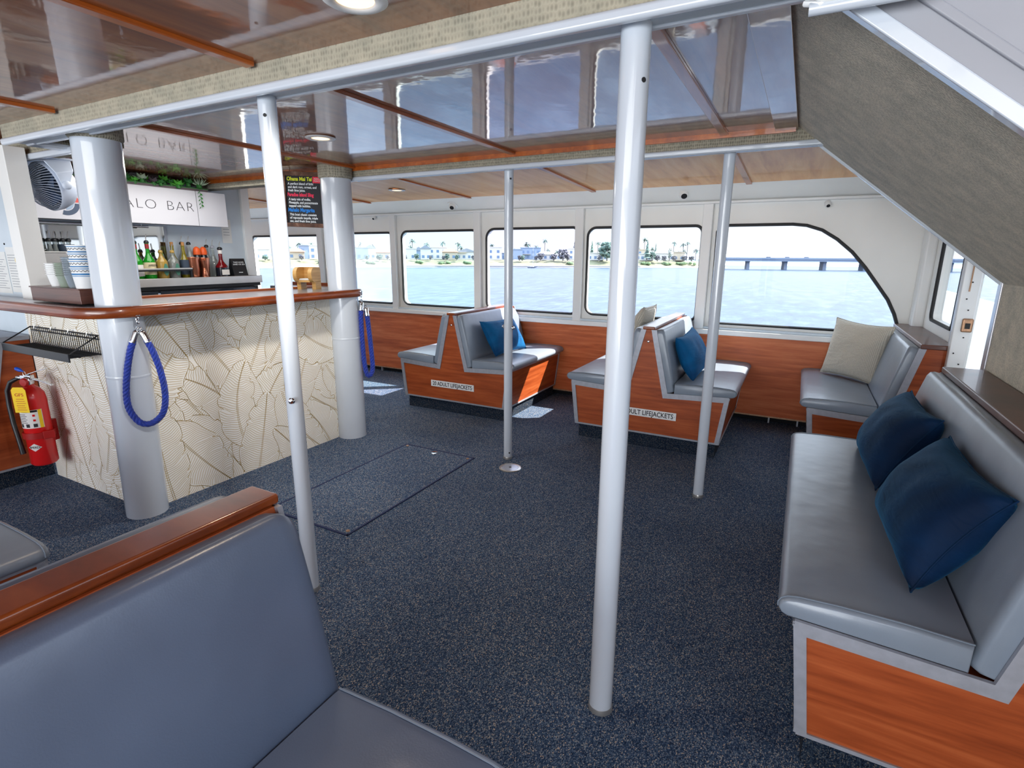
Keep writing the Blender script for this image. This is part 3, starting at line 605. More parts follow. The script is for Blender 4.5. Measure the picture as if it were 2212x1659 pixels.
pole(-1.695, 3.125, 0.029, 'thin white pole in front of the 20 lifejackets bench', knobs=((0.93, -0.35, 1), (0.93, 2.8, 1), (1.86, -0.7, 0), (0.05, -0.7, 0)))
pole(-0.412, 1.385, 0.036, 'thick looking white pole nearest the camera', knobs=((1.80, -0.6, 0),))
pole(-0.405, 3.135, 0.029, 'thin white pole just left of the arched window')
def column(x, y, r, label):
    t = thing('support_column', label, 'column', (x, y, 0), kind='thing')
    MB().lathe([(r, 0.0), (r, 1.925)], 48).build('shaft', 'white_gloss', t, smooth=50)
    MB().lathe([(r+0.0002, 0.772), (r+0.0016, 0.778), (r+0.0016, 0.783), (r+0.0002, 0.788)], 48, caps=False).build('seam_ring', 'white_gloss', t, smooth=50)
    MB().lathe([(r+0.004, 1.915), (r+0.012, 1.925), (r+0.012, 2.01)], 48).build('collar', 'beam_weave', t, smooth=50)
    return t
c1_ = column(-3.068, 1.455, 0.100, 'fat white round column at the near corner of the bar'); c1_.rotation_euler = (-0.012, 0.022, 0)
column(-3.017, 2.972, 0.106, 'fat white round column at the far end of the bar')
# ---------------------------------------------------------------- floor hatch and plates
h = thing('floor_hatch', 'carpeted floor hatch outlined with dark blue edging', 'hatch', (-2.2, 2.395, 0))
MB().box(-0.295, 0.297, -0.605, 0.605, 0.0, 0.004).build('hatch_lid', 'carpet_hatch', h)
for (x0, x1, y0, y1) in ((-0.302, 0.304, -0.612, -0.60), (-0.302, 0.304, 0.60, 0.612), (-0.302, -0.290, -0.612, 0.612), (0.292, 0.304, -0.612, 0.612)):
    MB().box(x0, x1, y0, y1, 0.0, 0.0065).build('edging', 'edging_blue', h, bevel=0.002)
for (x, y) in ((0.272, -0.575), (0.268, 0.575), (-0.268, 0.578)): MB().lathe([(0.011, 0.004), (0.010, 0.008), (0.003, 0.009)], 12, (x, y, 0)).build('corner_screw', 'brass_worn', h, smooth=40)
pl = MB().lathe([(0.026, 0.004), (0.025, 0.008), (0.010, 0.0085)], 20, (-0.005, 0.555, 0)).build('lift_ring_plate', 'chrome', h, smooth=40)
MB().box(-0.012, 0.002, 0.551, 0.559, 0.0086, 0.0105).build('lift_slot', 'rubber', pl)
d = thing('deck_plate', 'round metal deck plate set in the carpet before the thin pole', 'deck plate', (-1.595, 2.975, 0))
MB().lathe([(0.075, 0.0), (0.075, 0.004), (0.071, 0.006), (0.056, 0.006), (0.055, 0.004)], 40).build('ring', 'steel', d, smooth=30)
MB().lathe([(0.054, 0.0), (0.054, 0.006), (0.012, 0.0068), (0.001, 0.0068)], 40).build('cap', 'aluminium', d, smooth=30)
MB().lathe([(0.009, 0.0066), (0.008, 0.0078), (0.001, 0.0078)], 12).build('key_hole', 'rubber', d)
# ---------------------------------------------------------------- ceiling lights and eyeball nozzles
for (x, y, z, lb) in (tuple(onz(692, 296, 2.0))+('round recessed ceiling light in the middle bay, lit warm',), tuple(onz(766, -6, 2.0))+('round recessed ceiling light cut by the top edge',), (-3.40, 4.10, 1.979, 'round recessed ceiling light over the windows')):
    t = thing('ceiling_light', lb, 'ceiling light', (x, y, z))
    MB().lathe([(0.046, 0.0), (0.076, -0.002), (0.079, -0.006), (0.07, -0.011), (0.05, -0.010), (0.045, -0.004)], 36, caps=False).build('trim_ring', 'white', t, smooth=60)
    MB().lathe([(0.047, -0.006), (0.035, -0.0085), (0.001, -0.0095)], 30).build('lens', 'lens_warm', t, smooth=60)
for (px, py, s, lb) in ((978, 443, 1.0, 'white eyeball spot on the cove left of the thin pole'), (1477, 416, 1.12, 'white eyeball spot on the cove left of the arched window'), (808, 470, 0.55, 'small white spot under the cove right of the round bar column'), (1788, 440, 0.6, 'small pale clip spot above the arched window')):
    big = s > 0.8; y = 4.815 if big else 4.90
    p = ony(px, py, y); zc = 1.953-(p.y-4.70)*0.5
    t = thing('spot_light', lb, 'spot light', (p.x, p.y, p.z))
    nrm = V((0.0, -0.45, -0.89)) if big else V((0.2, -0.8, -0.6)); aim = V((0.25, -0.75, -0.6)).normalized() if big else nrm
    if big: MB().lathe([(0.052*s, -0.035), (0.058*s, 0.0), (0.055*s, 0.006), (0.045*s, 0.008)], 28, M=V((0, 0, 1)).rotation_difference(nrm).to_matrix().to_4x4()).build('base_ring', 'white', t, smooth=50)
    MB().lathe([(0.030*s, -0.02), (0.036*s, 0.01), (0.034*s, 0.035*s), (0.024*s, 0.05*s), (0.02*s, 0.05*s)], 24, M=V((0, 0, 1)).rotation_difference(aim).to_matrix().to_4x4()).build('eyeball', 'white', t, smooth=50)
    MB().lathe([(0.0225*s, 0.049*s), (0.02*s, 0.052*s), (0.001, 0.052*s)], 20, M=V((0, 0, 1)).rotation_difference(aim).to_matrix().to_4x4()).build('lamp_mouth', 'black', t)
# ---------------------------------------------------------------- bar counter
def clip_poly(poly, x0, x1, y0, y1):
    def cl(p, ins, inter):
        o = []
        for i in range(len(p)):
            a, c = p[i-1], p[i]
            if ins(c):
                if not ins(a): o.append(inter(a, c))
                o.append(c)
            elif ins(a): o.append(inter(a, c))
        return o
    for ax, lim, sg in ((0, x0, 1), (0, x1, -1), (1, y0, 1), (1, y1, -1)):
        def ins(p): return sg*(p[ax]-lim) >= 0
        def inter(a, c):
            t = (lim-a[ax])/(c[ax]-a[ax]); return (a[0]+(c[0]-a[0])*t, a[1]+(c[1]-a[1])*t)
        poly = cl(poly, ins, inter) if poly else poly
        if len(poly) < 3: return []
    return poly
def leaf_panel(name, W, H, parent, M, seed):
    """white wall covering with gold line-drawn banana leaves; a leaf lying on top hides the lines of those below"""
    import numpy as np
    r = random.Random(seed); mb = MB(); Z = 0.0004
    mb.add([(0, 0, 0), (W, 0, 0), (W, H, 0), (0, H, 0)], [(0, 1, 2, 3)], 0)
    RES = 0.002; gw, gh = int(W/RES)+1, int(H/RES)+1; own = np.full((gh, gw), -1, dtype=np.int32)
    gx = (np.arange(gw)+0.5)*RES; gy = (np.arange(gh)+0.5)*RES
    def paint(poly, idx):
        xs = [p[0] for p in poly]; ys = [p[1] for p in poly]
        a, b_ = max(0, int(min(xs)/RES)), min(gw, int(max(xs)/RES)+1); c, d_ = max(0, int(min(ys)/RES)), min(gh, int(max(ys)/RES)+1)
        if a >= b_ or c >= d_: return
        X, Y = np.meshgrid(gx[a:b_], gy[c:d_]); ins = np.zeros(X.shape, bool)
        for (x0, y0), (x1, y1) in zip(poly, poly[1:]+poly[:1]):
            if y0 == y1: continue
            ins ^= ((y0 > Y) != (y1 > Y)) & (X < (x1-x0)*(Y-y0)/(y1-y0)+x0)
        own[c:d_, a:b_][ins] = idx
    strokes = []
    def leaf(idx, cx, cy, ang, Ln, Wd, bend):
        d = V((math.cos(ang), math.sin(ang))); nn = V((-d.y, d.x))
        def P(u): return V((cx, cy))+d*(u*Ln)+nn*(bend*4*(u-u*u))
        def T(u): return (P(min(1.02, u+0.01))-P(u-0.01)).normalized()
        K = int(Ln/0.0135); ph = r.random()*9
        notch = {s: [r.uniform(0.15, 0.9) for _ in range(5)] for s in (1, -1)}
        def wid(u, s):
            w = Wd*(math.sin(PI*min(1, max(0, u))**0.72)**0.62)*(1+0.05*math.sin(u*17+ph+s))
            for q in notch[s]:
                if 0 <= u-q < 0.035: w *= 0.80+5.7*(u-q)
            return w
        def vein(u, s, m=16):
            w = wid(u, s); t = T(u); n = V((-t.y, t.x))*s; pts = []
            for k in range(m+1):
                v = k/m; q = P(u)+n*(w*v*(1-0.12*v))+t*(0.34*w*(v**1.6)); q = q+t*0.004*math.sin(v*7+u*25+ph); pts.append(q)
            return pts
        edge = {}
        for s in (1, -1):
            vs = [vein(0.01+0.98*i/K, s) for i in range(K+1)]; edge[s] = [a[-1] for a in vs]
            for i, a in enumerate(vs):
                if 0 < i < K: strokes.append((idx, a[:-1], 0.0022, V((0, 0))))
        out = edge[1]+edge[-1][::-1]; paint([tuple(p) for p in out], idx)
        for s in (1, -1):
            e = edge[s]; fine = []
            for a, c in zip(e, e[1:]): fine += [a, a+(c-a)/3, a+(c-a)*2/3]
            strokes.append((idx, fine+[e[-1]], 0.0031, 'in'))
            strokes.append((idx, [P(i/60.0)+V((-T(i/60.0).y, T(i/60.0).x))*s*0.006*(1-0.8*i/60.0) for i in range(61)], 0.0026, V((0, 0))))
        return
    spots = []; nx = int(W/0.22)+2; ny = int(H/0.27)+2
    for j in range(ny):
        for i in range(nx): spots.append((W*(i+0.5*(j % 2))/(nx-1.2)+r.uniform(-.05, .05)-0.05, H*j/(ny-1)+r.uniform(-.06, .06)))
    r.shuffle(spots); mids = {}
    for idx, (x, y) in enumerate(spots):
        ang = r.choice([1.15, 1.35, 1.75, 2.0, 2.25, 0.95, 1.6, -0.9, 2.5])+r.uniform(-.15, .15); Ln = r.uniform(0.52, 0.80); Wd = r.uniform(0.13, 0.19)
        d = V((math.cos(ang), math.sin(ang)))*Ln*0.5; mids[idx] = V((x, y))
        leaf(idx, x-d.x, y-d.y, ang, Ln, Wd, r.uniform(-.07, .07))
    for idx, pts, w, mode in strokes:
        for a, c in zip(pts, pts[1:]):
            m = (a+c)/2; t = m
            if isinstance(mode, str): t = m+(mids[idx]-m).normalized()*0.0035
            i, j = int(t.x/RES), int(t.y/RES)
            if not (0 <= i < gw and 0 <= j < gh) or own[j, i] != idx: continue
            d = c-a
            if d.length < 1e-6: continue
            n = V((-d.y, d.x)).normalized()*w/2; e = d.normalized()*w*0.2
            p = clip_poly([tuple(a-n-e), tuple(c-n+e), tuple(c+n+e), tuple(a+n-e)], 0, W, 0, H)
            if len(p) >= 3: mb.add([(x_, y_, Z) for x_, y_ in p], [tuple(range(len(p)))], 1)
    me = bpy.data.meshes.new(name); me.from_pydata(mb.v, [], mb.f)
    for k in ('wallpaper', 'gold_line'): me.materials.append(MATS[k])
    me.polygons.foreach_set('material_index', mb.m)
    o = bpy.data.objects.new(name, me); COL.objects.link(o); o.parent = parent; o.matrix_local = M; return o
bar = thing('bar_counter', 'white bar front printed with gold banana leaf lines', 'bar', (0, 0, 0))
MB().box(-4.11, -3.075, 1.465, 1.50, 0.0, 1.09).build('side_board', 'white', bar)
MB().box(-3.10, -3.075, 1.50, 2.98, 0.0, 1.09).build('front_board', 'white', bar)
leaf_panel('front_panel', 1.46, 1.09, bar, Matrix(((0, 0, 1, -3.073), (1, 0, 0, 1.50), (0, 1, 0, 0.0), (0, 0, 0, 1))), 11)
leaf_panel('side_panel', 0.96, 1.09, bar, Matrix(((1, 0, 0, -4.10), (0, 0, -1, 1.464), (0, 1, 0, 0.0), (0, 0, 0, 1))), 5)
MB().box(-3.62, -3.10, 1.52, 2.98, 0.0, 0.05).build('inner_floor', 'dark_void', bar)
ct = thing('bar_countertop', 'bar countertop with a rounded varnished wood edge wrapping both columns', 'countertop', (0, 0, 0))
def arcpts(cx, cy, r, a0, a1, n=8): return [(cx+r*math.cos(a0+(a1-a0)*k/n), cy+r*math.sin(a0+(a1-a0)*k/n)) for k in range(n+1)]
outer = [(-4.45, 1.268)]+arcpts(-3.075, 1.455, 0.187, -PI/2, 0.0, 7)+[(-2.892, 1.70), (-2.90, 2.95)]+arcpts(-3.05, 2.98, 0.15, 0.0, PI/2, 8)+[(-3.30, 3.13)]
inner = [(-3.46, 3.13), (-3.46, 1.72), (-4.45, 1.72)]
MB().prism(outer+inner, 1.095, 1.135, 'z').build('top', 'aluminium', ct)
sec = [(-0.022, 0), (0.0, -0.022), (0.0, 0.0)]
mb = MB(); n = len(outer); secs = []
for i, p in enumerate(outer):
    a = V(outer[max(0, i-1)]); c = V(outer[min(n-1, i+1)]); t_ = (c-a).normalized(); nn = V((t_.y, -t_.x)); q = V(p)
    prof = [(-0.03, 1.089), (-0.004, 1.089), (0.004, 1.096), (0.006, 1.115), (0.004, 1.136), (-0.004, 1.143), (-0.03, 1.143)]
    secs.append([(q.x+nn.x*d, q.y+nn.y*d, z) for d, z in prof])
mb.loft(secs).build('front_edge', 'teak', ct, smooth=50)
MB().box(-3.475, -3.445, 1.72, 3.13, 1.09, 1.150).build('inner_edge', 'batten', ct, bevel=0.004)
MB().box(-4.45, -3.46, 1.70, 1.73, 1.09, 1.145).build('rear_edge', 'teak', ct, bevel=0.004)
fl = thing('counter_flap', 'wood edged counter flap behind the farther bar column', 'countertop', (-4.0, 3.52, 0))
MB().box(-0.50, 0.36, -0.02, 0.22, 1.075, 1.10).build('flap_top', 'aluminium', fl)
MB().box(-0.50, 0.36, 0.20, 0.225, 1.07, 1.13).build('flap_edge', 'teak', fl, bevel=0.004)
MB().box(-0.50, -0.45, 0.03, 0.20, 0.0, 1.075).build('support', 'white', fl)
MB().box(0.28, 0.33, 0.03, 0.20, 0.0, 1.075).build('support', 'white', fl)
# wooden box on the counter's left
wb = thing('wooden_box', 'dark reddish wood box on the left end of the counter', 'box', (-3.45, 1.47, 1.143))
MB().box(-0.26, 0.26, -0.10, 0.10, 0.0, 0.075).build('box_body', 'teak_dark', wb, bevel=0.003)
MB().box(-0.265, 0.265, -0.105, 0.105, 0.071, 0.078).build('lid', 'teak_dark', wb, bevel=0.002)
BOXZ = 1.143+0.078
# cups
def cup_mesh(r0, r1, h, ribs=0):
    mb = MB(); pr = [(r0*0.2, 0.003), (r0*0.96, 0.0), (r0, 0.003)]
    m = ribs or 1
    for k in range(m):
        f = (k+1)/m; pr.append((r0+(r1-r0)*f, h*f-0.002))
    pr += [(r1+0.003, h-0.002), (r1+0.004, h+0.001), (r1, h+0.001)]
    for k in range(1, 3): pr.append((r1+(r0-r1)*k/2-0.0015, h+(0.006-h)*k/2))
    pr.append((0.001, 0.006)); return mb.lathe(pr, 24)
def stack(name, label, group, cat, x, y, z, n, step, proto):
    for i in range(n):
        o = proto if i == 0 else copy_tree(proto)
        o.location = (x, y, z+i*step)
        pos = 'lowest' if i == 0 else ('topmost' if i == n-1 else None)
        o['label'] = label % (pos+' in its stack' if pos else ('number %d up its stack' % (i+1))); o['group'] = group
def stripes_cup():
    t = thing('paper_cup', 'x', 'cup'); cup_mesh(0.043, 0.054, 0.105).build('cup_body', 'cup_white', t, smooth=40)
    def ring(z, hh, mat='cup_blue'):
        f = lambda q: 0.043+(0.054-0.043)*q/0.105+0.0006
        MB().lathe([(f(z), z), (f(z+hh), z+hh)], 24, caps=False).build('stripe', mat, t, smooth=60)
    ring(0.060, 0.003); ring(0.067, 0.009); ring(0.096, 0.004)
    mb = MB()
    for k in range(40):
        a = 2*PI*k/40; c = 2*PI*(k+1)/40; z0 = 0.082+(0.008 if k % 2 else 0); z1 = 0.082+(0.008 if (k+1) % 2 else 0); q = 0.0530
        mb.add([(q*math.cos(a), q*math.sin(a), z0), (q*math.cos(c), q*math.sin(c), z1), (q*math.cos(c), q*math.sin(c), z1+0.003), (q*math.cos(a), q*math.sin(a), z0+0.003)], [(0, 1, 2, 3)])
    mb.build('zigzag', 'ink', t); return t
stack('paper_cup', 'blue striped paper cup, %s', 'stack of striped paper cups', 'cup', -3.222, 1.42, BOXZ, 4, 0.036, stripes_cup())
def simple_cup(mat, r0, r1, h, nm='plastic_cup', ribs=5):
    t = thing(nm, 'x', 'cup'); cup_mesh(r0, r1, h, ribs).build('cup_body', mat, t, smooth=50); MB().tube([((r1+0.003)*math.cos(2*PI*k/24), (r1+0.003)*math.sin(2*PI*k/24), h) for k in range(24)], 0.0022, 5, closed=True).build('rim', mat, t, smooth=60); return t
stack('plastic_cup', 'clear plastic cup beside striped cups, %s', 'stack of clear plastic cups', 'cup', -3.345, 1.43, BOXZ, 9, 0.011, simple_cup('cup_clear', 0.032, 0.044, 0.065))
stack('plastic_cup', 'greenish plastic cup, %s', 'stack of greenish plastic cups', 'cup', -3.44, 1.43, BOXZ, 8, 0.009, simple_cup('cup_green', 0.030, 0.040, 0.06))
stack('plastic_cup', 'small plain white cup, %s', 'stack of small white cups', 'cup', -3.535, 1.43, BOXZ, 6, 0.011, simple_cup('cup_white', 0.030, 0.042, 0.065, ribs=2))
# napkin holder
nh = thing('napkin_holder', 'light bamboo napkin holder beside the farther bar column', 'napkin holder', (-3.33, 2.93, 1.135), rotz=0.35)
for x0 in (-0.075, 0.045):
    MB().prism(rrect(-0.085, 0.055, 0.055, 0.165, 0.05, rs=(0.05, 0.01, 0.02, 0.05)), x0, x0+0.03, 'x').build('side_panel', 'bamboo', nh)
    MB().box(x0, x0+0.03, -0.03, 0.055, 0.0, 0.06).build('foot', 'bamboo', nh)
MB().box(-0.045, 0.045, 0.03, 0.055, 0.05, 0.165).build('back_panel', 'bamboo', nh); MB().box(-0.045, 0.045, -0.06, 0.03, 0.055, 0.07).build('shelf', 'bamboo', nh)
np_ = thing('paper_napkins', 'white folded napkins lying in the bamboo holder', 'napkins', (-3.33, 2.93, 1.2055), rotz=0.35)
for k_ in range(3): MB().box(-0.042+0.002*k_, 0.042-0.001*k_, -0.056, 0.026, 0.004*k_, 0.004*k_+0.004).build('napkin', 'paper', np_, bevel=0.001)
# ---------------------------------------------------------------- back bar
cb = thing('bar_cabinet', 'white wall cabinet over the bottles lettered as the bar sign', 'cabinet', (-4.75, 0, 0))
Ya, Yb, Yc = 1.62, 2.905, 3.17
MB().box(0.0, 0.185, Ya-0.6, Yc, 1.625, 1.90).build('cabinet_box', 'cabinet_white', cb)
for (y0, y1) in ((Ya-0.6, Ya+0.10), (Ya+0.105, Yb), (Yb+0.005, Yc)): MB().box(0.185, 0.20, y0, y1, 1.622, 1.902).build('cabinet_door', 'cabinet_white', cb, bevel=0.002)
XF = -4.75+0.2008
pA = onx(277, 459, XF); pR = onx(421, 457, XF)
MS = lambda y, z: Matrix(((0, 0, 1, 0.2008), (1, 0, 0, y), (0, 1, 0, z), (0, 0, 0, 1)))
# measure the visible part "ALO BAR" so that it spans the same stretch of cabinet as in the photograph
probe = text('probe', 'ALO BAR', 0.105, 'ink', None, None, ax='RIGHT', off=-0.0028, sp=1.12, wsp=1.1, xs=1.18)
wp = max(v.co.x for v in probe.data.vertices)-min(v.co.x for v in probe.data.vertices); bpy.data.objects.remove(probe)
kx = (pR.y-pA.y)/wp*1.18
w1 = text('sign_lettering', 'BAR', 0.105, 'ink', cb, MS(pR.y, 1.765), ax='RIGHT', off=-0.0028, sp=1.12, xs=kx)
bw = max(v.co.x for v in w1.data.vertices)-min(v.co.x for v in w1.data.vertices)
text('sign_lettering', 'MAHALO', 0.105, 'ink', cb, MS(pR.y-bw-0.085, 1.765), ax='RIGHT', off=-0.0028, sp=1.12, xs=kx)
lg = onx(141, 437, XF); R0 = 0.085
def wedge(name, a0, a1, r0, r1, mat, par):
    o = []; n = 14
    pts = [(r1*math.cos(a0+(a1-a0)*k/n), r1*math.sin(a0+(a1-a0)*k/n)) for k in range(n+1)]+[(r0*math.cos(a1+(a0-a1)*k/n), r0*math.sin(a1+(a0-a1)*k/n)) for k in range(n+1)]
    MB().prism([(lg.y+p[0], lg.z+p[1]) for p in pts], 0.2006, 0.2014, 'x').build(name, mat, par)
em = bpy.data.objects.new('emblem', None); COL.objects.link(em); em.parent = cb
wedge('red_quarter', 0.06, 1.5, 0.055, R0, 'logo_red', em); wedge('orange_quarter', 0.06, 1.5, 0.004, 0.05, 'logo_orange', em)
wedge('navy_quarter', -1.9, -0.06, 0.055, R0, 'logo_navy', em); wedge('pale_quarter', -1.6, -0.06, 0.004, 0.05, 'logo_blue', em); wedge('grey_quarter', 1.62, 3.1, 0.055, R0, 'logo_navy', em)
cr = MB().tube([(-4.66, 1.2, 1.60), (-4.66, 2.55, 1.60)], 0.009, 8).build('glass_rail', 'chrome', smooth=60); tag(cr, 'thin chrome rail under the bar cabinet', 'rail')
for yy in (1.25, 2.5): MB().tube([(-4.66, yy, 1.60), (-4.66, yy, 1.627)], 0.004, 6).build('rail_hanger', 'chrome', cr)
mr = MB().box(-4.749, -4.742, 1.55, 2.72, 1.21, 1.61).build('bar_mirror', 'mirror'); tag(mr, 'long mirror on the wall behind the bottles', 'mirror')
MB().box(-4.749, -4.738, 2.715, 2.735, 1.20, 1.615).build('mirror_edge', 'grey_trim', mr)
SZ = 1.197
sh = thing('back_bar_shelf', 'long steel shelf holding the bottles behind the bar', 'shelf', (0, 0, 0))
MB().box(-4.75, -4.52, 1.55, 3.43, SZ-0.012, SZ).build('shelf_top', 'black', sh)
MB().box(-4.535, -4.51, 1.55, 3.43, SZ-0.062, SZ+0.003).build('front_edge', 'steel', sh, bevel=0.003)
MB().box(-4.75, -4.53, 1.56, 3.42, SZ-0.09, SZ-0.062).build('under_edge', 'black', sh)
MB().box(-4.56, -4.535, 1.60, 2.79, SZ+0.070, SZ+0.082).build('guard_rail', 'steel', sh, bevel=0.002)
MB().box(-4.558, -4.537, 1.60, 2.79, SZ+0.058, SZ+0.070).build('rail_underside', 'black', sh)
for yy in (1.62, 2.78): MB().box(-4.556, -4.54, yy-0.008, yy+0.008, SZ-0.01, SZ+0.06).build('rail_post', 'black', sh)
cl = thing('bar_cooler', 'black glass fronted cooler below the bottle shelf', 'cooler', (-4.742, 0, 0))
MB().box(0.0, 0.20, 1.6, 3.40, 0.0, SZ-0.095).build('cooler_body', 'black', cl)
for y0, y1 in ((1.62, 2.48), (2.50, 3.36)):
    dd = MB().box(0.20, 0.215, y0, y1, 0.1, SZ-0.10).build('cooler_door', 'glass_dark', cl, bevel=0.003)
    MB().box(0.2155, 0.222, y0+0.03, y1-0.03, SZ-0.24, SZ-0.225).build('door_handle', 'steel', dd, bevel=0.002)
for y0, y1, z0, z1, mt in ((2.33, 2.50, 1.02, 1.085, 'logo_blue'), (2.53, 2.67, 1.02, 1.085, 'paper'), (3.13, 3.28, 0.96, 1.09, 'logo_blue'), (3.02, 3.10, 1.045, 1.09, 'paper_print')):
    o = MB().box(-4.534, -4.530, y0, y1, z0, z1).build('cooler_notice', mt); tag(o, {2.33: 'pale blue card on the cooler left door', 2.53: 'white card on the cooler beside the pale blue card', 3.13: 'pale blue sheet at the right end of the cooler', 3.02: 'small grey sticker on the cooler right door'}[y0], 'notice')
    MB().box(-4.5298, -4.5294, y0+0.01, y1-0.01, z1-0.016, z1-0.010).build('print_line', 'paper', o)
# bottles
def bottle(label, y, x=-4.62, h=0.24, r=0.036, nr=0.013, sh_=0.6, glass='glass_clear', lab=None, lz=(0.1, 0.5), cap='pourer', capmat='black', z=SZ, name='liquor_bottle', group='bottles on the back bar shelf', collar=None, labtext=None, square=False):
    t = thing(name, label, 'bottle', (x, y, z), group=group)
    zs_ = h*sh_; rn = nr
    pr = [(r*0.3, 0.004), (r*0.92, 0.0), (r, 0.008), (r, zs_*0.93), (r*0.93, zs_), (r*0.6, zs_+h*0.09), (rn*1.25, zs_+h*0.17), (rn, zs_+h*0.24), (rn, h*0.97), (rn*1.15, h*0.975), (rn*1.15, h), (rn*0.5, h)]
    MB().lathe(pr, 8 if square else 22).build('glass', glass, t, smooth=50 if not square else 20)
    if lab: 
        lo = MB().lathe([(r+0.0008, h*lz[0]), (r+0.0008, h*lz[1])], 22, caps=False).build('paper_label', lab, t, smooth=60)
        if labtext:
            M = Matrix(((0, 0, 1, r+0.003), (1, 0, 0, 0), (0, 1, 0, h*(lz[0]+0.76*(lz[1]-lz[0]))), (0, 0, 0, 1)))
            bmw = text('label_lettering', labtext, 0.02, 'ink', lo, M, xs=0.8)
    if collar: MB().lathe([(rn+0.0015, h*0.84), (rn+0.0015, h*0.97)], 16, caps=False).build('neck_wrap', collar, t, smooth=60)
    if cap == 'pourer':
        c_ = MB().lathe([(rn*1.25, h-0.004), (rn*1.4, h+0.004), (rn*1.1, h+0.016), (rn*0.5, h+0.02)], 14).build('pourer', capmat, t, smooth=50)
        MB().tube([(0, 0, h+0.018), (0.003, 0, h+0.045), (0.012, 0.002, h+0.068)], [0.0045, 0.0035, 0.003], 7).build('spout', 'steel', c_, smooth=60)
    elif cap == 'cork': MB().lathe([(rn*0.95, h-0.005), (rn*1.0, h+0.028), (rn*0.5, h+0.029)], 14).build('cork', 'cork', t, smooth=40)
    elif cap == 'dome': MB().lathe([(rn*2.0, h*0.80), (rn*2.1, h*0.9), (rn*1.5, h+0.01), (rn*0.4, h+0.022)], 16).build('dome_cap', 'orange_cap', t, smooth=60)
    return t
bottle('green whiskey bottle with a cream label, nearest the fat column', 2.405, h=0.275, r=0.040, sh_=0.52, glass='glass_green', lab='label_white', lz=(0.08, 0.40), collar='foil_red')
bottle('green whiskey bottle with a full cream label and red neck', 2.485, h=0.278, r=0.043, sh_=0.52, glass='glass_green', lab='label_cream', lz=(0.12, 0.46), collar='foil_red', labtext='JAMESON', x=-4.60)
bottle('gold tequila bottle with a teal pear shaped label', 2.582, x=-4.60, h=0.205, r=0.042, sh_=0.68, glass='glass_gold', capmat='glass_gold', lab=None)
bottle('clear tequila bottle with a teal pear shaped label', 2.675, x=-4.60, h=0.205, r=0.042, sh_=0.68, glass='glass_clear', capmat='glass_gold')
for y_, mt in ((2.582, 'label_teal'), (2.675, 'label_teal')):
    par = [o for o in COL.objects if o.name.startswith('liquor_bottle') and abs(o.location.y-y_) < 1e-3 and o.parent is None][0]
    prof = [(0.004, 0), (0.018, 0.02), (0.021, 0.045), (0.014, 0.075), (0.006, 0.095)]
    pts = [(a, c) for a, c in prof]+[(-a, c) for a, c in reversed(prof)]
    po = MB().prism(pts, 0, 0.002, 'x').build('pear_label', mt, par); po.location = (0.042, 0.004, 0.022)
bottle('gold capped bottle behind the gold tequila', 2.535, x=-4.685, h=0.21, r=0.032, sh_=0.66, glass='glass_gold')
bottle('green capped clear bottle behind the clear tequila', 2.632, x=-4.685, h=0.21, r=0.032, sh_=0.66, glass='glass_clear', collar='leaf_green')
bottle('yellow green wine bottle with a cork, the left one of two', 2.722, x=-4.675, h=0.262, r=0.037, sh_=0.55, glass='glass_yellow', cap='cork')
bottle('yellow green wine bottle with a cork and a navy label', 2.775, x=-4.61, h=0.262, r=0.037, sh_=0.55, glass='glass_yellow', cap='cork', lab='label_navy', lz=(0.10, 0.56))
bottle('clear bottle with black pourer behind the corked wine bottles', 2.815, x=-4.69, h=0.275, r=0.034, sh_=0.62, glass='glass_clear')
bottle('clear bottle with black pourer behind the left copper shaker', 2.875, x=-4.69, h=0.275, r=0.034, sh_=0.62, glass='glass_clear')
bottle('dark bottle with an orange dome cap, left of the pair', 2.94, x=-4.69, h=0.235, r=0.034, sh_=0.72, nr=0.015, glass='glass_dark', cap='dome')
bottle('dark bottle with an orange dome cap, right of the pair', 3.005, x=-4.70, h=0.235, r=0.034, sh_=0.72, nr=0.015, glass='glass_dark', cap='dome')
bottle('clear bottle with black pourer right behind the orange dome caps', 3.045, x=-4.71, h=0.255, r=0.030, sh_=0.62, glass='glass_clear')
bottle('pale bottle with grey pourer behind the right copper shaker', 3.10, x=-4.71, h=0.25, r=0.032, sh_=0.55, glass='glass_clear', capmat='grey_trim')
bottle('deep red liqueur bottle with a wide dark shoulder', 3.095, x=-4.60, h=0.235, r=0.050, sh_=0.40, nr=0.016, glass='glass_red', lab='glass_dark', lz=(0.02, 0.33), collar='label_white')
lb_ = MB().box(-4.5505, -4.5485, 3.06, 3.13, SZ+0.015, SZ+0.06).build('front_label', 'label_white'); par = [o for o in COL.objects if o.get('label', '').startswith('deep red')][0]
lb_.parent = par; lb_.location = (4.60, -3.095, -SZ)
def shaker(label, y, x, h=0.165):
    t = thing('cocktail_shaker', label, 'shaker', (x, y, SZ), group=None)
    MB().lathe([(0.038, 0.0), (0.040, 0.006), (0.047, h*0.9), (0.049, h), (0.046, h+0.002), (0.043, h*0.9), (0.036, 0.01)], 30).build('tin', 'copper', t, smooth=50)
    MB().lathe([(0.0495, h-0.004), (0.0505, h), (0.0495, h+0.003)], 30, caps=False).build('rim', 'copper', t, smooth=60); return t
shaker('copper cocktail shaker standing left of the jigger', 2.835, -4.59); shaker('copper cocktail shaker standing behind the jigger', 2.945, -4.62, 0.16)
jg = thing('jigger', 'small double cone copper jigger between the shakers', 'jigger', (-4.555, 2.905, SZ))
MB().lathe([(0.026, 0.0), (0.028, 0.004), (0.012, 0.072), (0.011, 0.076)], 22).build('lower_cone', 'copper', jg, smooth=50)
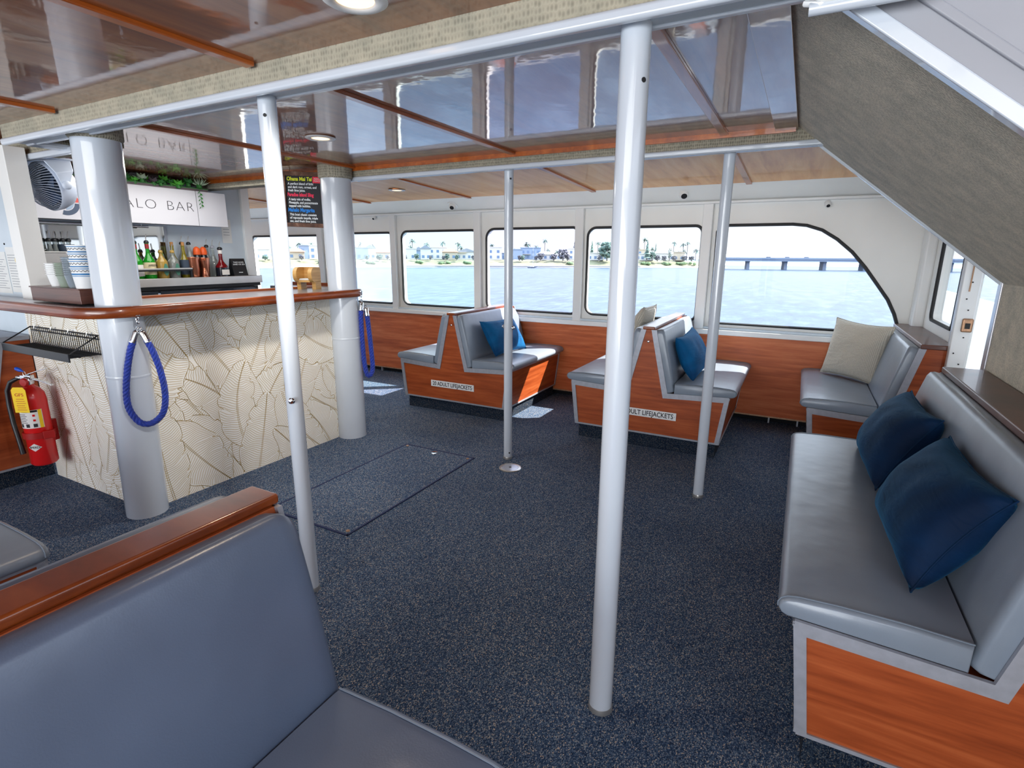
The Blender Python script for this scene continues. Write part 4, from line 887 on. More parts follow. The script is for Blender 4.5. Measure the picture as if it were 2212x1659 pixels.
MB().lathe([(0.011, 0.076), (0.013, 0.082), (0.027, 0.14), (0.028, 0.145), (0.024, 0.143), (0.010, 0.09)], 22).build('upper_cone', 'copper', jg, smooth=50)
cdn = thing('table_card', 'black folded card with white print at the right end of the shelf', 'card', (-4.60, 3.255, SZ), rotz=0)
MB().prism([(-0.045, 0), (0.045, 0), (0.006, 0.155), (-0.006, 0.155)], -0.075, 0.065, 'y').build('card_body', 'black', cdn)
sl = math.atan2(0.039, 0.155); MC = Matrix.Translation((0.046, -0.003, 0)) @ Matrix.Rotation(-sl, 4, 'Y') @ Matrix(((0, 0, 1, 0), (1, 0, 0, 0), (0, 1, 0, 0), (0, 0, 0, 1)))
text('card_lettering', 'TAKE HOME\nSAND OR SEA', 0.019, 'chalk_white', cdn, MC @ Matrix.Translation((0, 0.115, 0.0005)), ay='CENTER')
MB().box(-0.02, 0.02, 0.0, 0.0006, 0.0, 0.006).build('print_line', 'chalk_white', cdn).matrix_local = MC @ Matrix.Translation((0, 0.03, 0.001)) @ Matrix.Rotation(-PI/2, 4, 'X')
# left group seen between the post and the column
for i, px in enumerate((305, 355, 418, 462, 525, 568)):
    p = onx(px/3.529, 250+985/3.529, -4.62)
    bottle(['clear pourer bottle first from the post', 'clear pourer bottle second from the post', 'clear pourer bottle third from the post', 'clear pourer bottle fourth from the post', 'grey labelled pourer bottle fifth from the post', 'grey labelled pourer bottle beside the column'][i]+', above the cups', p.y, x=-4.70, h=0.28, r=0.032, sh_=0.6, glass='glass_clear', z=SZ, lab='label_navy' if i > 3 else None, lz=(0.72, 0.92), group='pourer bottles left of the fat column')
p = onx(90, 552, -4.52)
eb = thing('steel_dispenser', 'pale steel box behind the cup stacks with faint lettering', 'dispenser', (-4.59, p.y+0.06, SZ-0.397+0.2))
MB().box(-0.03, 0.022, -0.20, 0.25, 0.198, 0.40).build('box_body', 'steel', eb, bevel=0.006)
text('faint_lettering', 'EFFE', 0.045, 'ink', eb, Matrix(((0, 0, 1, 0.0225), (1, 0, 0, 0.08), (0, 1, 0, 0.31), (0, 0, 0, 1))), sp=1.2, off=-0.001)
MB().box(-0.033, 0.026, -0.205, 0.255, 0.395, 0.405).build('lid', 'steel', eb, bevel=0.002)
sp = thing('spray_bottle', 'black cocktail tool holder with white straws beside the post', 'holder', (-3.66, 1.62, 1.135))
MB().box(-0.04, 0.06, -0.04, 0.04, 0.0, 0.10).build('caddy', 'black', sp, bevel=0.004)
for k_ in range(5): MB().tube([(-0.03+0.018*k_, 0, 0.05), (-0.05+0.03*k_, -0.01, 0.20+0.01*k_)], 0.005, 6).build('straw', 'white' if k_ % 2 else 'black', sp)
MB().lathe([(0.028, 0.0), (0.028, 0.16), (0.012, 0.18)], 16, (0.03, 0.09, 0.0)).build('shaker_tin', 'glass_dark', sp, smooth=40)
bb = thing('soda_bottle', 'small blue bottle hanging behind the partition post', 'bottle', (-4.30, 1.66, 1.135)); MB().lathe([(0.03, 0), (0.03, 0.36), (0.012, 0.42), (0.012, 0.46)], 16).build('glass', 'tag_blue', bb, smooth=50); MB().lathe([(0.014, 0.455), (0.014, 0.475), (0.005, 0.478)], 12).build('cap', 'black', bb)
MB().lathe([(0.0305, 0.15), (0.0305, 0.28)], 16, caps=False).build('paper_label', 'label_white', bb, smooth=60)
no = MB().box(-4.7495, -4.7475, 3.235, 3.33, 1.49, 1.70).build('wall_notice', 'paper'); tag(no, 'pale notice sheet on the wall right of the bar cabinet', 'notice')
for k_ in range(5): MB().box(-4.7474, -4.7470, 3.25, 3.31, 1.66-0.025*k_, 1.664-0.025*k_).build('print_line', 'paper_print', no)
# plants on the cabinet
def rosette(label, y, x, z, r, mat, n=14, up=0.6, lw=0.32, group='succulents on top of the bar cabinet', name='succulent'):
    t = thing(name, label, 'plant', (x, y, z), group=group); mb = MB()
    for k_ in range(n):
        a = k_*2.39996; f = (k_+0.5)/n; el = 1.35-1.25*f*up*1.6; L_ = r*(0.45+0.55*f); d = V((math.cos(a)*math.cos(el), math.sin(a)*math.cos(el), math.sin(el))); s_ = V((-math.sin(a), math.cos(a), 0)); u_ = s_.cross(d)*-1
        w = L_*lw; pts = [V((0, 0, 0)), d*L_*0.55+s_*w+u_*0.004, d*L_+u_*0.012, d*L_*0.55-s_*w+u_*0.004, d*L_*0.5-u_*0.006]
        mb.add(pts, [(0, 4, 1), (1, 4, 2), (2, 4, 3), (3, 4, 0), (0, 1, 3), (1, 2, 3)])
    mb.build('leaves', mat, t, smooth=30)
    MB().lathe([(r*0.22, -0.02), (r*0.2, 0.012), (r*0.05, 0.016)], 8).build('stem', 'leaf_dark', t); return t
tr = thing('planter_trough', 'narrow trough on top of the bar cabinet under the succulents', 'planter', (-4.60, 0, 1.902)); MB().box(-0.05, 0.045, 1.5, 3.02, 0.0, 0.02).build('trough_body', 'leaf_purple', tr); MB().box(-0.05, 0.05, 1.5, 3.02, 0.018, 0.024).build('soil', 'leaf_dark', tr)
names_ = ['upright dark green', 'round bright green', 'broad leaved green', 'small dark', 'pale green', 'bright green pointed', 'purple grey', 'dense dark green', 'glossy green', 'low green']
for k_ in range(13):
    y_ = 2.31+k_*0.046
    rosette('%s succulent, %s along the cabinet top' % (names_[k_ % 10], ['first', 'second', 'third', 'fourth', 'fifth', 'sixth', 'seventh', 'eighth', 'ninth', 'tenth', 'eleventh', 'twelfth', 'thirteenth'][k_]), y_, -4.565+0.02*math.sin(k_*2.1), 1.940+0.012*math.sin(k_*1.7), 0.066+0.014*math.sin(k_*3.3), ['leaf_green', 'leaf_green', 'leaf_dark', 'leaf_green', 'leaf_pale', 'leaf_green', 'leaf_purple', 'leaf_dark', 'leaf_green', 'leaf_dark'][k_ % 10], n=16)
rosette('small green succulent seen between the fan and the fat column', 1.93, -4.57, 1.93, 0.06, 'leaf_green', n=18)
rosette('spiky pale air plant at the right end of the succulents', 2.955, -4.565, 1.95, 0.10, 'leaf_pale', n=40, lw=0.07, name='air_plant')
hp = thing('trailing_plant', 'dark trailing sprig hanging over the sign below the air plant', 'plant', (-4.54, 2.93, 1.90)); mb = MB()
MB().tube([(0, 0, 0.03), (0.012, 0, 0.0), (0.01, 0.01, -0.06), (0.008, 0.012, -0.13)], 0.002, 5).build('stem', 'leaf_dark', hp)
for k_ in range(9):
    z_ = -0.015*k_; s_ = 1 if k_ % 2 else -1; mb.add([(0.012, 0, z_), (0.02, s_*0.012, z_-0.004), (0.014, s_*0.022, z_-0.018), (0.010, s_*0.006, z_-0.016)], [(0, 1, 2, 3)])
mb.build('leaves', 'leaf_dark', hp)
# ---------------------------------------------------------------- wall fan
FC = ony(106, 402, 1.66); fd = V((0.13, -0.93, -0.22)).normalized()
fan = thing('wall_fan', 'white wall fan hanging from the beam left of the fat column', 'fan', tuple(FC))
fm = V((0, 0, 1)).rotation_difference(fd).to_matrix().to_4x4()
MB().lathe([(0.03, -0.13), (0.07, -0.12), (0.118, -0.07), (0.135, -0.02), (0.138, 0.02), (0.132, 0.028), (0.128, 0.02), (0.125, -0.02), (0.10, -0.06), (0.03, -0.10)], 40, M=fm).build('housing', 'fan_white', fan, smooth=50)
MB().lathe([(0.10, -0.03), (0.10, -0.026), (0.01, -0.02)], 24, M=fm).build('dark_inside', 'fan_dark', fan)
mb = MB()
for k_ in range(44):
    a = 2*PI*k_/44; ca, sa = math.cos(a), math.sin(a)
    mb.tube([fm @ V((r_*math.cos(a+tw), r_*math.sin(a+tw), z_)) for r_, z_, tw in ((0.130, 0.022, 0), (0.105, 0.065, 0.12), (0.07, 0.095, 0.26), (0.036, 0.108, 0.4))], 0.0016, 5)
mb.build('grille', 'fan_white', fan, smooth=60)
MB().lathe([(0.038, 0.100), (0.040, 0.108), (0.034, 0.114), (0.01, 0.117)], 24, M=fm).build('hub_cap', 'fan_white', fan, smooth=50)
mb = MB()
for k_ in range(5):
    a = 2*PI*k_/5; q = [fm @ V(p) for p in ((0.02*math.cos(a), 0.02*math.sin(a), 0.03), (0.115*math.cos(a+0.1), 0.115*math.sin(a+0.1), 0.045), (0.115*math.cos(a+0.75), 0.115*math.sin(a+0.75), 0.01), (0.025*math.cos(a+1.0), 0.025*math.sin(a+1.0), 0.01))]; mb.add(q, [(0, 1, 2, 3)])
mb.build('blades', 'fan_dark', fan)
side = fd.cross(V((0, 0, 1))).normalized()
for s_ in (1, -1):
    top = V((0, 0, 0.145))+side*s_*0.10; bot = side*s_*0.146; w = fd*0.045; w2 = fd*0.02; th_ = side*s_*0.012
    mb = MB(); secs = []
    for c_, ww in ((top, w*1.6), ((top+bot)/2+side*s_*0.028, w*1.1), (bot, w2)): secs.append([c_-ww, c_+ww, c_+ww+th_, c_-ww+th_])
    ar = mb.loft(secs).build('bracket_arm', 'fan_white', fan, bevel=0.004)
    MB().lathe([(0.024, 0), (0.025, 0.012), (0.018, 0.02), (0.004, 0.022)], 18, M=Matrix.Translation(side*s_*0.152) @ V((0, 0, 1)).rotation_difference(side*s_).to_matrix().to_4x4()).build('pivot_knob', 'fan_white', ar, smooth=50)
MB().box(-0.13, 0.13, -0.075, 0.075, 0.142, 0.156, M=frame(None, side, V((0, 0, 1)).cross(side), (0, 0, 0))).build('bracket_plate', 'fan_white', fan, bevel=0.006)
# ---------------------------------------------------------------- hanging menu board
mc = ony(659, 432, 2.93); mw, mh = 0.33, 0.385
mn = thing('menu_board', 'chalk lettered cocktail menu board hanging by the farther column', 'sign', tuple(mc)); mn.rotation_euler = (0.0, 0.035, 0.42)
MB().box(-mw/2+0.02, mw/2-0.02, -0.004, 0.006, -mh/2+0.02, mh/2-0.02).build('chalkboard', 'chalkboard', mn)
mb = MB(); f_ = 0.028
for pl_ in ([(-mw/2, mh/2), (mw/2, mh/2), (mw/2-f_, mh/2-f_), (-mw/2+f_, mh/2-f_)], [(-mw/2, -mh/2), (mw/2, -mh/2), (mw/2-f_, -mh/2+f_), (-mw/2+f_, -mh/2+f_)], [(-mw/2, -mh/2), (-mw/2, mh/2), (-mw/2+f_, mh/2-f_), (-mw/2+f_, -mh/2+f_)], [(mw/2, -mh/2), (mw/2, mh/2), (mw/2-f_, mh/2-f_), (mw/2-f_, -mh/2+f_)]): mb.prism(pl_, -0.016, 0.01, 'y')
mb.build('frame', 'old_wood', mn)
TM = lambda x, z: Matrix(((1, 0, 0, x), (0, 0, -1, -0.0046), (0, 1, 0, z), (0, 0, 0, 1)))
xl = -mw/2+0.036
text('yellow_title', 'Ohana Mai Tai', 0.037, 'chalk_yellow', mn, TM(xl, 0.143), ax='LEFT', xs=0.86, off=0.0012, shear=0.05)
text('white_lines', 'A perfect blend of light\nand dark rum, orgeat, and\nfresh lime juice.', 0.0232, 'chalk_white', mn, TM(xl+0.006, 0.087), ax='LEFT', xs=0.88, off=0.0005, shear=0.08)
text('pink_title', 'Paradise Island Sling', 0.034, 'chalk_pink', mn, TM(xl, 0.034), ax='LEFT', xs=0.72, off=0.0012, shear=0.05)
text('white_lines', 'A tasty mix of vodka,\nPineapple, and pomegranate\ntopped with bubbles.', 0.0232, 'chalk_white', mn, TM(xl+0.008, -0.021), ax='LEFT', xs=0.83, off=0.0005, shear=0.08)
text('blue_title', 'Mahalo Margarita', 0.037, 'chalk_blue', mn, TM(xl, -0.073), ax='LEFT', xs=0.77, off=0.0012, shear=0.05)
text('white_lines', 'This boat classic consists\nof reposado tequila, triple\nsec, and fresh lime juice.', 0.0232, 'chalk_white', mn, TM(xl+0.010, -0.128), ax='LEFT', xs=0.87, off=0.0005, shear=0.08)
sk = MB().box(mw/2-f_-0.072, mw/2-f_-0.002, -0.0062, -0.0048, 0.118, 0.162).build('red_sticker', 'sticker_red', mn)
text('sticker_lettering', 'ADULT\nPUNCH', 0.015, 'chalk_white', sk, TM(mw/2-f_-0.037, 0.14) @ Matrix.Translation((0, 0, 0.002)))
for x_ in (-0.11, 0.11): MB().tube([(x_, 0, mh/2-0.003), (x_*0.9, 0.01, mh/2+0.05)], 0.0022, 5).build('hanging_cord', 'old_wood', mn)
# ---------------------------------------------------------------- papers on the partition
for i, (x0, x1, z0, z1, lb) in enumerate([(-4.20, -4.045, 1.165, 1.43, 'printed document pinned on the partition, right one of two'), (-4.40, -4.215, 1.155, 1.40, 'printed document pinned on the partition, cut by the left edge')]):
    t = thing('posted_document', lb, 'document', ((x0+x1)/2, 1.4685, (z0+z1)/2), group=None)
    w_, h_ = (x1-x0)/2, (z1-z0)/2; MB().box(-w_, w_, -0.0015, 0.001, -h_, h_).build('sheet', 'paper', t)
    mb = MB()
    for q in range(13): mb.box(-w_*0.8, w_*(0.75-0.25*((q*7) % 3)), -0.0020, -0.0014, h_*(0.62-0.115*q), h_*(0.62-0.115*q)+0.003)
    mb.build('print_lines', 'paper_print', t)
    if i == 0: MB().lathe([(0.016, 0), (0.016, 0.0008), (0.001, 0.001)], 20, M=Matrix.Translation((w_*0.55, -0.0015, h_*0.42)) @ Matrix.Rotation(PI/2, 4, 'X')).build('seal', 'stamp_yellow', t)
pb = thing('paper_holder', 'clear strip with screws holding the documents', 'holder', (-4.16, 1.468, 1.445)); MB().box(-0.2, 0.16, -0.004, 0.002, -0.018, 0.018).build('strip', 'cool_white', pb)
for x_ in (-0.02, 0.11): MB().lathe([(0.006, 0), (0.006, 0.003), (0.002, 0.004)], 10, M=Matrix.Translation((x_, -0.004, 0)) @ Matrix.Rotation(PI/2, 4, 'X')).build('screw', 'ink', pb)
sp_ = thing('wall_speaker', 'black speaker cut by the left edge', 'speaker', (-4.42, 1.40, 1.73)); MB().box(-0.10, 0.095, -0.05, 0.07, -0.10, 0.10).build('speaker_box', 'black', sp_, bevel=0.01); MB().box(-0.09, 0.085, -0.056, -0.05, -0.09, 0.09).build('grille', 'rubber', sp_)
# ---------------------------------------------------------------- wire rack on the bar side
wr = thing('wire_rack', 'black wire shelf rack hung on the left bar panel', 'rack', (-3.66, 1.463, 0))
x0, x1, zb_, zt_, yd = -0.38, 0.38, 0.868, 0.968, -0.15
mb = MB()
for z_ in (zb_, zt_, (zb_+zt_)/2+0.03): mb.tube([(x0, -0.008, z_), (x1, -0.008, z_)], 0.0035, 6)
for k_ in range(34):
    x_ = x0+(x1-x0)*k_/33; mb.tube([(x_, -0.008, zt_), (x_, -0.008, zb_)], 0.002, 5)
mb.build('back_grid', 'black_wire', wr)
mb = MB()
for k_ in range(34): x_ = x0+(x1-x0)*k_/33; mb.tube([(x_, -0.008, zb_), (x_, yd, zb_)], 0.002, 5)
for k_ in range(4): mb.tube([(x0, -0.008+(yd+0.008)*k_/3, zb_-0.003), (x1, -0.008+(yd+0.008)*k_/3, zb_-0.003)], 0.003, 5)
mb.build('shelf_grid', 'black_wire', wr)
MB().box(x0-0.004, x1+0.004, yd-0.006, yd+0.002, zb_-0.022, zb_+0.022).build('front_lip', 'black_wire', wr, bevel=0.003)
for x_ in (x0, x1): MB().tube([(x_, -0.008, zt_), (x_, yd, zb_+0.02)], 0.0035, 6).build('side_stay', 'black_wire', wr)
for k_ in range(4): x_ = x0+0.06+k_*0.2; MB().tube([(x_, 0.0, zt_+0.012), (x_, -0.012, zt_+0.012), (x_, -0.014, zt_-0.006), (x_+0.03, -0.012, zt_-0.006), (x_+0.03, 0.0, zt_+0.012)], 0.002, 5).build('hook', 'chrome', wr)
# ---------------------------------------------------------------- fire extinguisher
EX = V((-3.905, 1.345, 0.165)); 
fe = thing('fire_extinguisher', 'red fire extinguisher with yellow tag in the corner by the bar', 'fire extinguisher', tuple(EX), rotz=0.62-0.15)
r_ = 0.066
cyl = MB().lathe([(r_*0.85, 0.0), (r_, 0.012), (r_, 0.40), (r_*0.92, 0.435), (r_*0.66, 0.462), (0.025, 0.475), (0.022, 0.49)], 36).build('cylinder', 'red_paint', fe, smooth=50)
mb = MB(); 
def arcband(mb, a0, a1, z0, z1, rr, n=16):
    vs = []
    for k_ in range(n+1):
        a = a0+(a1-a0)*k_/n; vs += [(rr*math.sin(a), -rr*math.cos(a), z0), (rr*math.sin(a), -rr*math.cos(a), z1)]
    mb.add(vs, [(2*k_, 2*k_+2, 2*k_+3, 2*k_+1) for k_ in range(n)]); return mb
lw = arcband(MB(), -1.25, 1.25, 0.235, 0.345, r_+0.0008).build('instruction_label', 'label_white', fe, smooth=60)
arcband(MB(), -1.0, -0.78, 0.235, 0.345, r_+0.0013, 4).build('yellow_strip', 'yellow', lw, smooth=60); arcband(MB(), 0.95, 1.2, 0.235, 0.345, r_+0.0013, 4).build('yellow_strip', 'yellow', lw, smooth=60)
arcband(MB(), -0.75, 0.92, 0.331, 0.343, r_+0.0013, 10).build('black_header', 'ink', lw, smooth=60)
mb = MB()
for k_ in range(6): arcband(mb, -0.65, 0.05+0.1*(k_ % 2), 0.318-0.010*k_, 0.321-0.010*k_, r_+0.0014, 6)
for a in (-0.45, 0.1, 0.65): arcband(mb, a-0.14, a+0.14, 0.242, 0.262, r_+0.0014, 4)
mb.build('printing', 'ink', lw, smooth=60)
mb = MB()
for z_ in (0.312, 0.283): arcband(mb, 0.55, 0.72, z_-0.006, z_+0.006, r_+0.0014, 4)
mb.build('red_marks', 'red_paint', lw)
mb = MB(); n = 12; vs = []
for k_ in range(n+1):
    a = -0.52+1.04*k_/n+0.25; hh = 0.024*(1-abs(k_-n/2)/(n/2)); rr = r_+0.0008
    vs += [(rr*math.sin(a), -rr*math.cos(a), 0.118-hh), (rr*math.sin(a), -rr*math.cos(a), 0.118+hh)]
mb.add(vs, [(2*k_, 2*k_+2, 2*k_+3, 2*k_+1) for k_ in range(n)]); dm = mb.build('diamond_label', 'label_white', fe, smooth=60)
def wraptext(name, s_, size, mat, par, a_c, z_c, rr, xs=0.8):
    o = text(name, s_, size, mat, par, None, xs=xs)
    for v in o.data.vertices:
        a = a_c+v.co.x/rr; q = rr+v.co.z; z_ = z_c+v.co.y; v.co = (q*math.sin(a), -q*math.cos(a), z_)
    return o
wraptext('diamond_lettering', 'AMEREX', 0.019, 'ink', dm, 0.25, 0.118, r_+0.0012, xs=0.8)
wraptext('class_letters', 'A', 0.02, 'ink', lw, -0.89, 0.32, r_+0.0016); wraptext('class_letters', 'B', 0.02, 'ink', lw, -0.89, 0.29, r_+0.0016); wraptext('class_letters', 'C', 0.02, 'ink', lw, -0.89, 0.26, r_+0.0016)
br = MB().lathe([(r_+0.001, 0.170), (r_+0.010, 0.170), (r_+0.010, 0.205), (r_+0.001, 0.205)], 30, caps=False).build('strap_bracket', 'red_bracket', fe, smooth=30)
MB().box(0.02, 0.075, -r_-0.014, -r_-0.004, 0.165, 0.212, M=Matrix.Rotation(0.7, 4, 'Z')).build('strap_clip', 'red_bracket', br, bevel=0.004)
MB().box(-0.02, 0.03, r_-0.002, r_+0.03, 0.12, 0.25).build('wall_bracket', 'red_bracket', fe)
hd = MB().lathe([(0.022, 0.485), (0.026, 0.495), (0.024, 0.525), (0.016, 0.535)], 20).build('valve', 'chrome', fe, smooth=40)
MB().box(-0.035, 0.03, -0.014, 0.014, 0.515, 0.542).build('valve_block', 'chrome', fe, bevel=0.004)
MB().loft([[(0.0, -0.012, 0.540), (0.0, 0.012, 0.540), (0.0, 0.012, 0.546), (0.0, -0.012, 0.546)], [(0.075, -0.012, 0.566), (0.075, 0.012, 0.566), (0.075, 0.012, 0.571), (0.075, -0.012, 0.571)], [(0.12, -0.010, 0.577), (0.12, 0.010, 0.577), (0.12, 0.010, 0.582), (0.12, -0.010, 0.582)]]).build('squeeze_lever', 'chrome', fe, bevel=0.002)
MB().loft([[(0.0, -0.012, 0.522), (0.0, 0.012, 0.522), (0.0, 0.012, 0.530), (0.0, -0.012, 0.530)], [(0.08, -0.012, 0.505), (0.08, 0.012, 0.505), (0.08, 0.012, 0.511), (0.08, -0.012, 0.511)], [(0.14, -0.009, 0.480), (0.14, 0.009, 0.480), (0.14, 0.009, 0.485), (0.14, -0.009, 0.485)]]).build('carry_handle', 'chrome', fe, bevel=0.002)
MB().lathe([(0.024, 0), (0.026, 0.006), (0.020, 0.014), (0.005, 0.015)], 20, M=Matrix.Translation((0, -0.022, 0.503)) @ Matrix.Rotation(PI/2, 4, 'X')).build('gauge', 'red_bracket', fe, smooth=40)
MB().tube([(-0.03, 0, 0.525), (-0.055, -0.004, 0.522), (-0.095, -0.015, 0.50), (-0.118, -0.02, 0.45), (-0.115, -0.03, 0.36), (-0.098, -0.045, 0.26), (-0.080, -0.055, 0.19), (-0.062, -0.065, 0.12), (-0.055, -0.068, 0.08)], [0.010, 0.011, 0.012, 0.012, 0.012, 0.012, 0.012, 0.013, 0.014], 12).build('hose', 'black', fe, smooth=60)
MB().lathe([(0.013, 0), (0.013, 0.03), (0.010, 0.034)], 12, M=Matrix.Translation((-0.03, 0, 0.525)) @ Matrix.Rotation(-PI/2, 4, 'Y')).build('hose_coupling', 'chrome', fe, smooth=40)
yt = MB().prism([(-0.042, 0.335), (0.042, 0.335), (0.042, 0.468), (0.028, 0.485), (-0.028, 0.485), (-0.042, 0.468)], -0.0745, -0.0735, 'y').build('yellow_tag', 'yellow', fe)
text('tag_lettering', 'GFS', 0.026, 'ink_red', yt, Matrix(((1, 0, 0, 0), (0, 0, -1, -0.075), (0, 1, 0, 0.44), (0, 0, 0, 1))), xs=1.2)
mb = MB()
for k_ in range(6): mb.box(-0.022-0.004*(k_ % 2), 0.022+0.004*(k_ % 3), -0.0752, -0.0746, 0.415-0.013*k_, 0.4175-0.013*k_)
mb.build('tag_printing', 'ink_red', yt)
bl = MB().lathe([(0.002, 0), (0.010, 0.008), (0.011, 0.03), (0.005, 0.045), (0.002, 0.06)], 12, M=Matrix.Translation((-0.055, -0.01, 0.585)) @ Matrix.Rotation(2.0, 4, 'Y')).build('pin_tag', 'tag_blue', fe, smooth=50)
MB().tube([(0.008*math.cos(2*PI*k_/12), -0.016, 0.553+0.012*math.sin(2*PI*k_/12)) for k_ in range(12)], 0.0015, 5, closed=True).build('pull_ring', 'steel', fe)
# ---------------------------------------------------------------- blue ropes
def rope(label, pts, r=0.018, loc=(0, 0, 0), hang=(0, 0, 0)):
    t = thing('barrier_rope', label, 'rope', loc)
    # resample along a smooth path
    P_ = [V(p) for p in pts]; fine = []
    for i in range(len(P_)-1):
        a = P_[max(0, i-1)]; b_ = P_[i]; c = P_[i+1]; d_ = P_[min(len(P_)-1, i+2)]
        for k_ in range(14):
            t_ = k_/14; fine.append(0.5*((2*b_)+(c-a)*t_+(2*a-5*b_+4*c-d_)*t_*t_+(3*b_-a-3*c+d_)*t_**3))
    fine.append(P_[-1]); dist = 0; mb = MB(); ds = [0]
    for a, c in zip(fine, fine[1:]): dist += (c-a).length; ds.append(dist)
    for s_ in range(4):
        path = []
        up = None
        for i, p in enumerate(fine):
            tn = (fine[min(len(fine)-1, i+1)]-fine[max(0, i-1)]).normalized()
            if up is None: up = tn.orthogonal().normalized()
            up = (up-tn*up.dot(tn)).normalized(); w = tn.cross(up); a = ds[i]/(r*5.2)*2*PI+s_*PI/2
            path.append(p+(up*math.cos(a)+w*math.sin(a))*r*0.52)
        mb.tube(path, r*0.58, 7)
    mb.build('braided_rope', 'rope_blue', t, smooth=70)
    for e, q in ((fine[0], fine[0]-fine[3]), (fine[-1], fine[-1]-fine[-4])):
        M = Matrix.Translation(e-q.normalized()*0.012) @ V((0, 0, 1)).rotation_difference(q).to_matrix().to_4x4()
        ec = MB().lathe([(r*1.10, 0.0), (r*1.14, 0.006), (r*1.02, 0.012), (r*1.0, 0.056), (r*0.8, 0.062), (r*0.25, 0.066)], 20, M=M).build('end_cap', 'chrome', t, smooth=40)
        MB().tube([M @ V((0.009*math.cos(2*PI*k_/12), 0, 0.073+0.009*math.sin(2*PI*k_/12))) for k_ in range(12)], 0.003, 6, closed=True).build('eye_ring', 'chrome', ec, smooth=60)
    e = fine[0]; q = (fine[0]-fine[3]).normalized()
    top = e+q*0.085
    for k_ in range(2):
        c_ = top+V((0, 0, 0.012+0.016*k_)); ax_ = (V((1, 0.5, 0)) if k_ % 2 else V((-0.5, 1, 0))).normalized()
        MB().tube([c_+ax_*0.007*math.cos(2*PI*m/12)+V((0, 0, 0.012*math.sin(2*PI*m/12))) for m in range(12)], 0.003, 6, closed=True).build('chain_link', 'chrome', t, smooth=60)
    pl_ = MB().lathe([(0.016, 0), (0.016, 0.004), (0.004, 0.006)], 14, M=Matrix.Translation(top+V((0, 0, 0.046))) @ Matrix.Rotation(PI, 4, 'X')).build('mount_plate', 'chrome', t, smooth=40)
    return t
# first rope hangs below the counter corner, loosely looped beside the column
yp = 1.46
def RP(px, py, d): # a point at depth given by the vertical plane through the column's face
    p0 = V((-2.912, 1.448, 0)); nrm = V((0.80, -0.60, 0)); rr = ray(px, py); t_ = (p0-CAMP).dot(nrm)/rr.dot(nrm); return CAMP+rr*t_
rope('blue braided rope looped from the near corner of the counter', [RP(288, 735, 0), RP(281, 760, 0), RP(275, 800, 0), RP(273, 850, 0), RP(280, 885, 0), RP(302, 912, 0), RP(328, 914, 0), RP(352, 892, 0), RP(357, 855, 0), RP(349, 810, 0), RP(333, 765, 0), RP(317, 735, 0)], r=0.0150)
p2 = V((-2.897, 3.035, 0))
def RQ(px, py): return CAMP+ray(px, py)*((p2-CAMP).dot(_f*1.0 - V((0, 0, _f.z)))/ray(px, py).dot(_f*1.0-V((0, 0, _f.z))))
rope('blue braided rope folded in half, hanging at the far end of the counter', [RQ(780, 667), RQ(780, 690), RQ(783, 740), RQ(788, 790), RQ(793, 812)+V((0.0, 0.012, 0)), RQ(794, 800)+V((0.01, 0.045, 0)), RQ(789, 750)+V((0.01, 0.05, 0)), RQ(784, 700)+V((0.01, 0.045, 0)), RQ(782, 680)+V((0.01, 0.04, 0))], r=0.018)
# ---------------------------------------------------------------- outdoors: the bay, the shore, the bridge
ZW = -3.6
m_ = MB(); m_.add([(-3000, 8, ZW), (3000, 8, ZW), (3000, 4000, ZW), (-3000, 4000, ZW)], [(0, 1, 2, 3)])
S(m_.build('water', 'sea_water'), 'rippled pale blue water of the bay', 'water')
SH = [(-205, 60), (-168, 127), (-157, 146), (-130, 181), (-90, 206), (-46, 246), (-31, 262)]
def shore_hit(px, back=0.0):
    d = ray(px, 560); d = V((d.x, d.y)).normalized()
    for (a, c) in zip(SH, SH[1:]):
        A = V(a); E = V(c)-A; den = d.x*E.y-d.y*E.x
        if abs(den) < 1e-9: continue
        t_ = (A.x*E.y-A.y*E.x)/den; s_ = (A.x*d.y-A.y*d.x)/den
        if t_ > 0 and -0.001 <= s_ <= 1.001: return d*(t_+back), d
    return None, d
# bluff profile: offset inland, height
def strip(name, mat, prof, label, cat, rough=0.0, x0=0, x1=None):
    pts = []
    for i in range(len(SH)-1):
        n_ = 16
        for k_ in range(n_): pts.append(V(SH[i])+(V(SH[i+1])-V(SH[i]))*k_/n_)
    pts.append(V(SH[-1])); secs = []; r_ = random.Random(3)
    for i, p in enumerate(pts):
        t_ = (pts[min(len(pts)-1, i+1)]-pts[max(0, i-1)]).normalized(); nn = V((-t_.y, t_.x)); f = min(1, (len(pts)-1-i)/5+0.05)
        secs.append([(p.x+nn.x*o+r_.uniform(-1, 1)*rough, p.y+nn.y*o, ZW+(h_*f if h_ > 0.3 else h_)+r_.uniform(-1, 1)*rough*0.25*(h_ > 0.5)) for o, h_ in prof])
    return S(MB().loft(secs, closed=False, caps=False).build(name, mat, smooth=60), label, cat)
strip('beach', 'sand', [(-1.5, -0.1), (0, 0.12), (4, 0.45), (8, 0.6)], 'thin pale strip of beach along the far shore', 'beach')
strip('hill_bluff', 'bluff', [(4, 0.3), (7, 1.1), (11, 2.2), (15, 2.75), (60, 2.9), (220, 3.0)], 'low green brown bluff under the houses on the far shore', 'bluff', 0.9)
pa, _ = shore_hit(850, -0.8); pb_, _ = shore_hit(1385, -0.8); 
mb = MB(); path = []
for q in range(0, 31):
    p_, _ = shore_hit(850+(1385-850)*q/30, -0.6)
    if p_: path.append(p_)
secs = [[(p_.x, p_.y, ZW-0.1), (p_.x, p_.y, ZW+0.62), (p_.x*1.01, p_.y*1.01, ZW+0.62), (p_.x*1.01, p_.y*1.01, ZW-0.1)] for p_ in path]
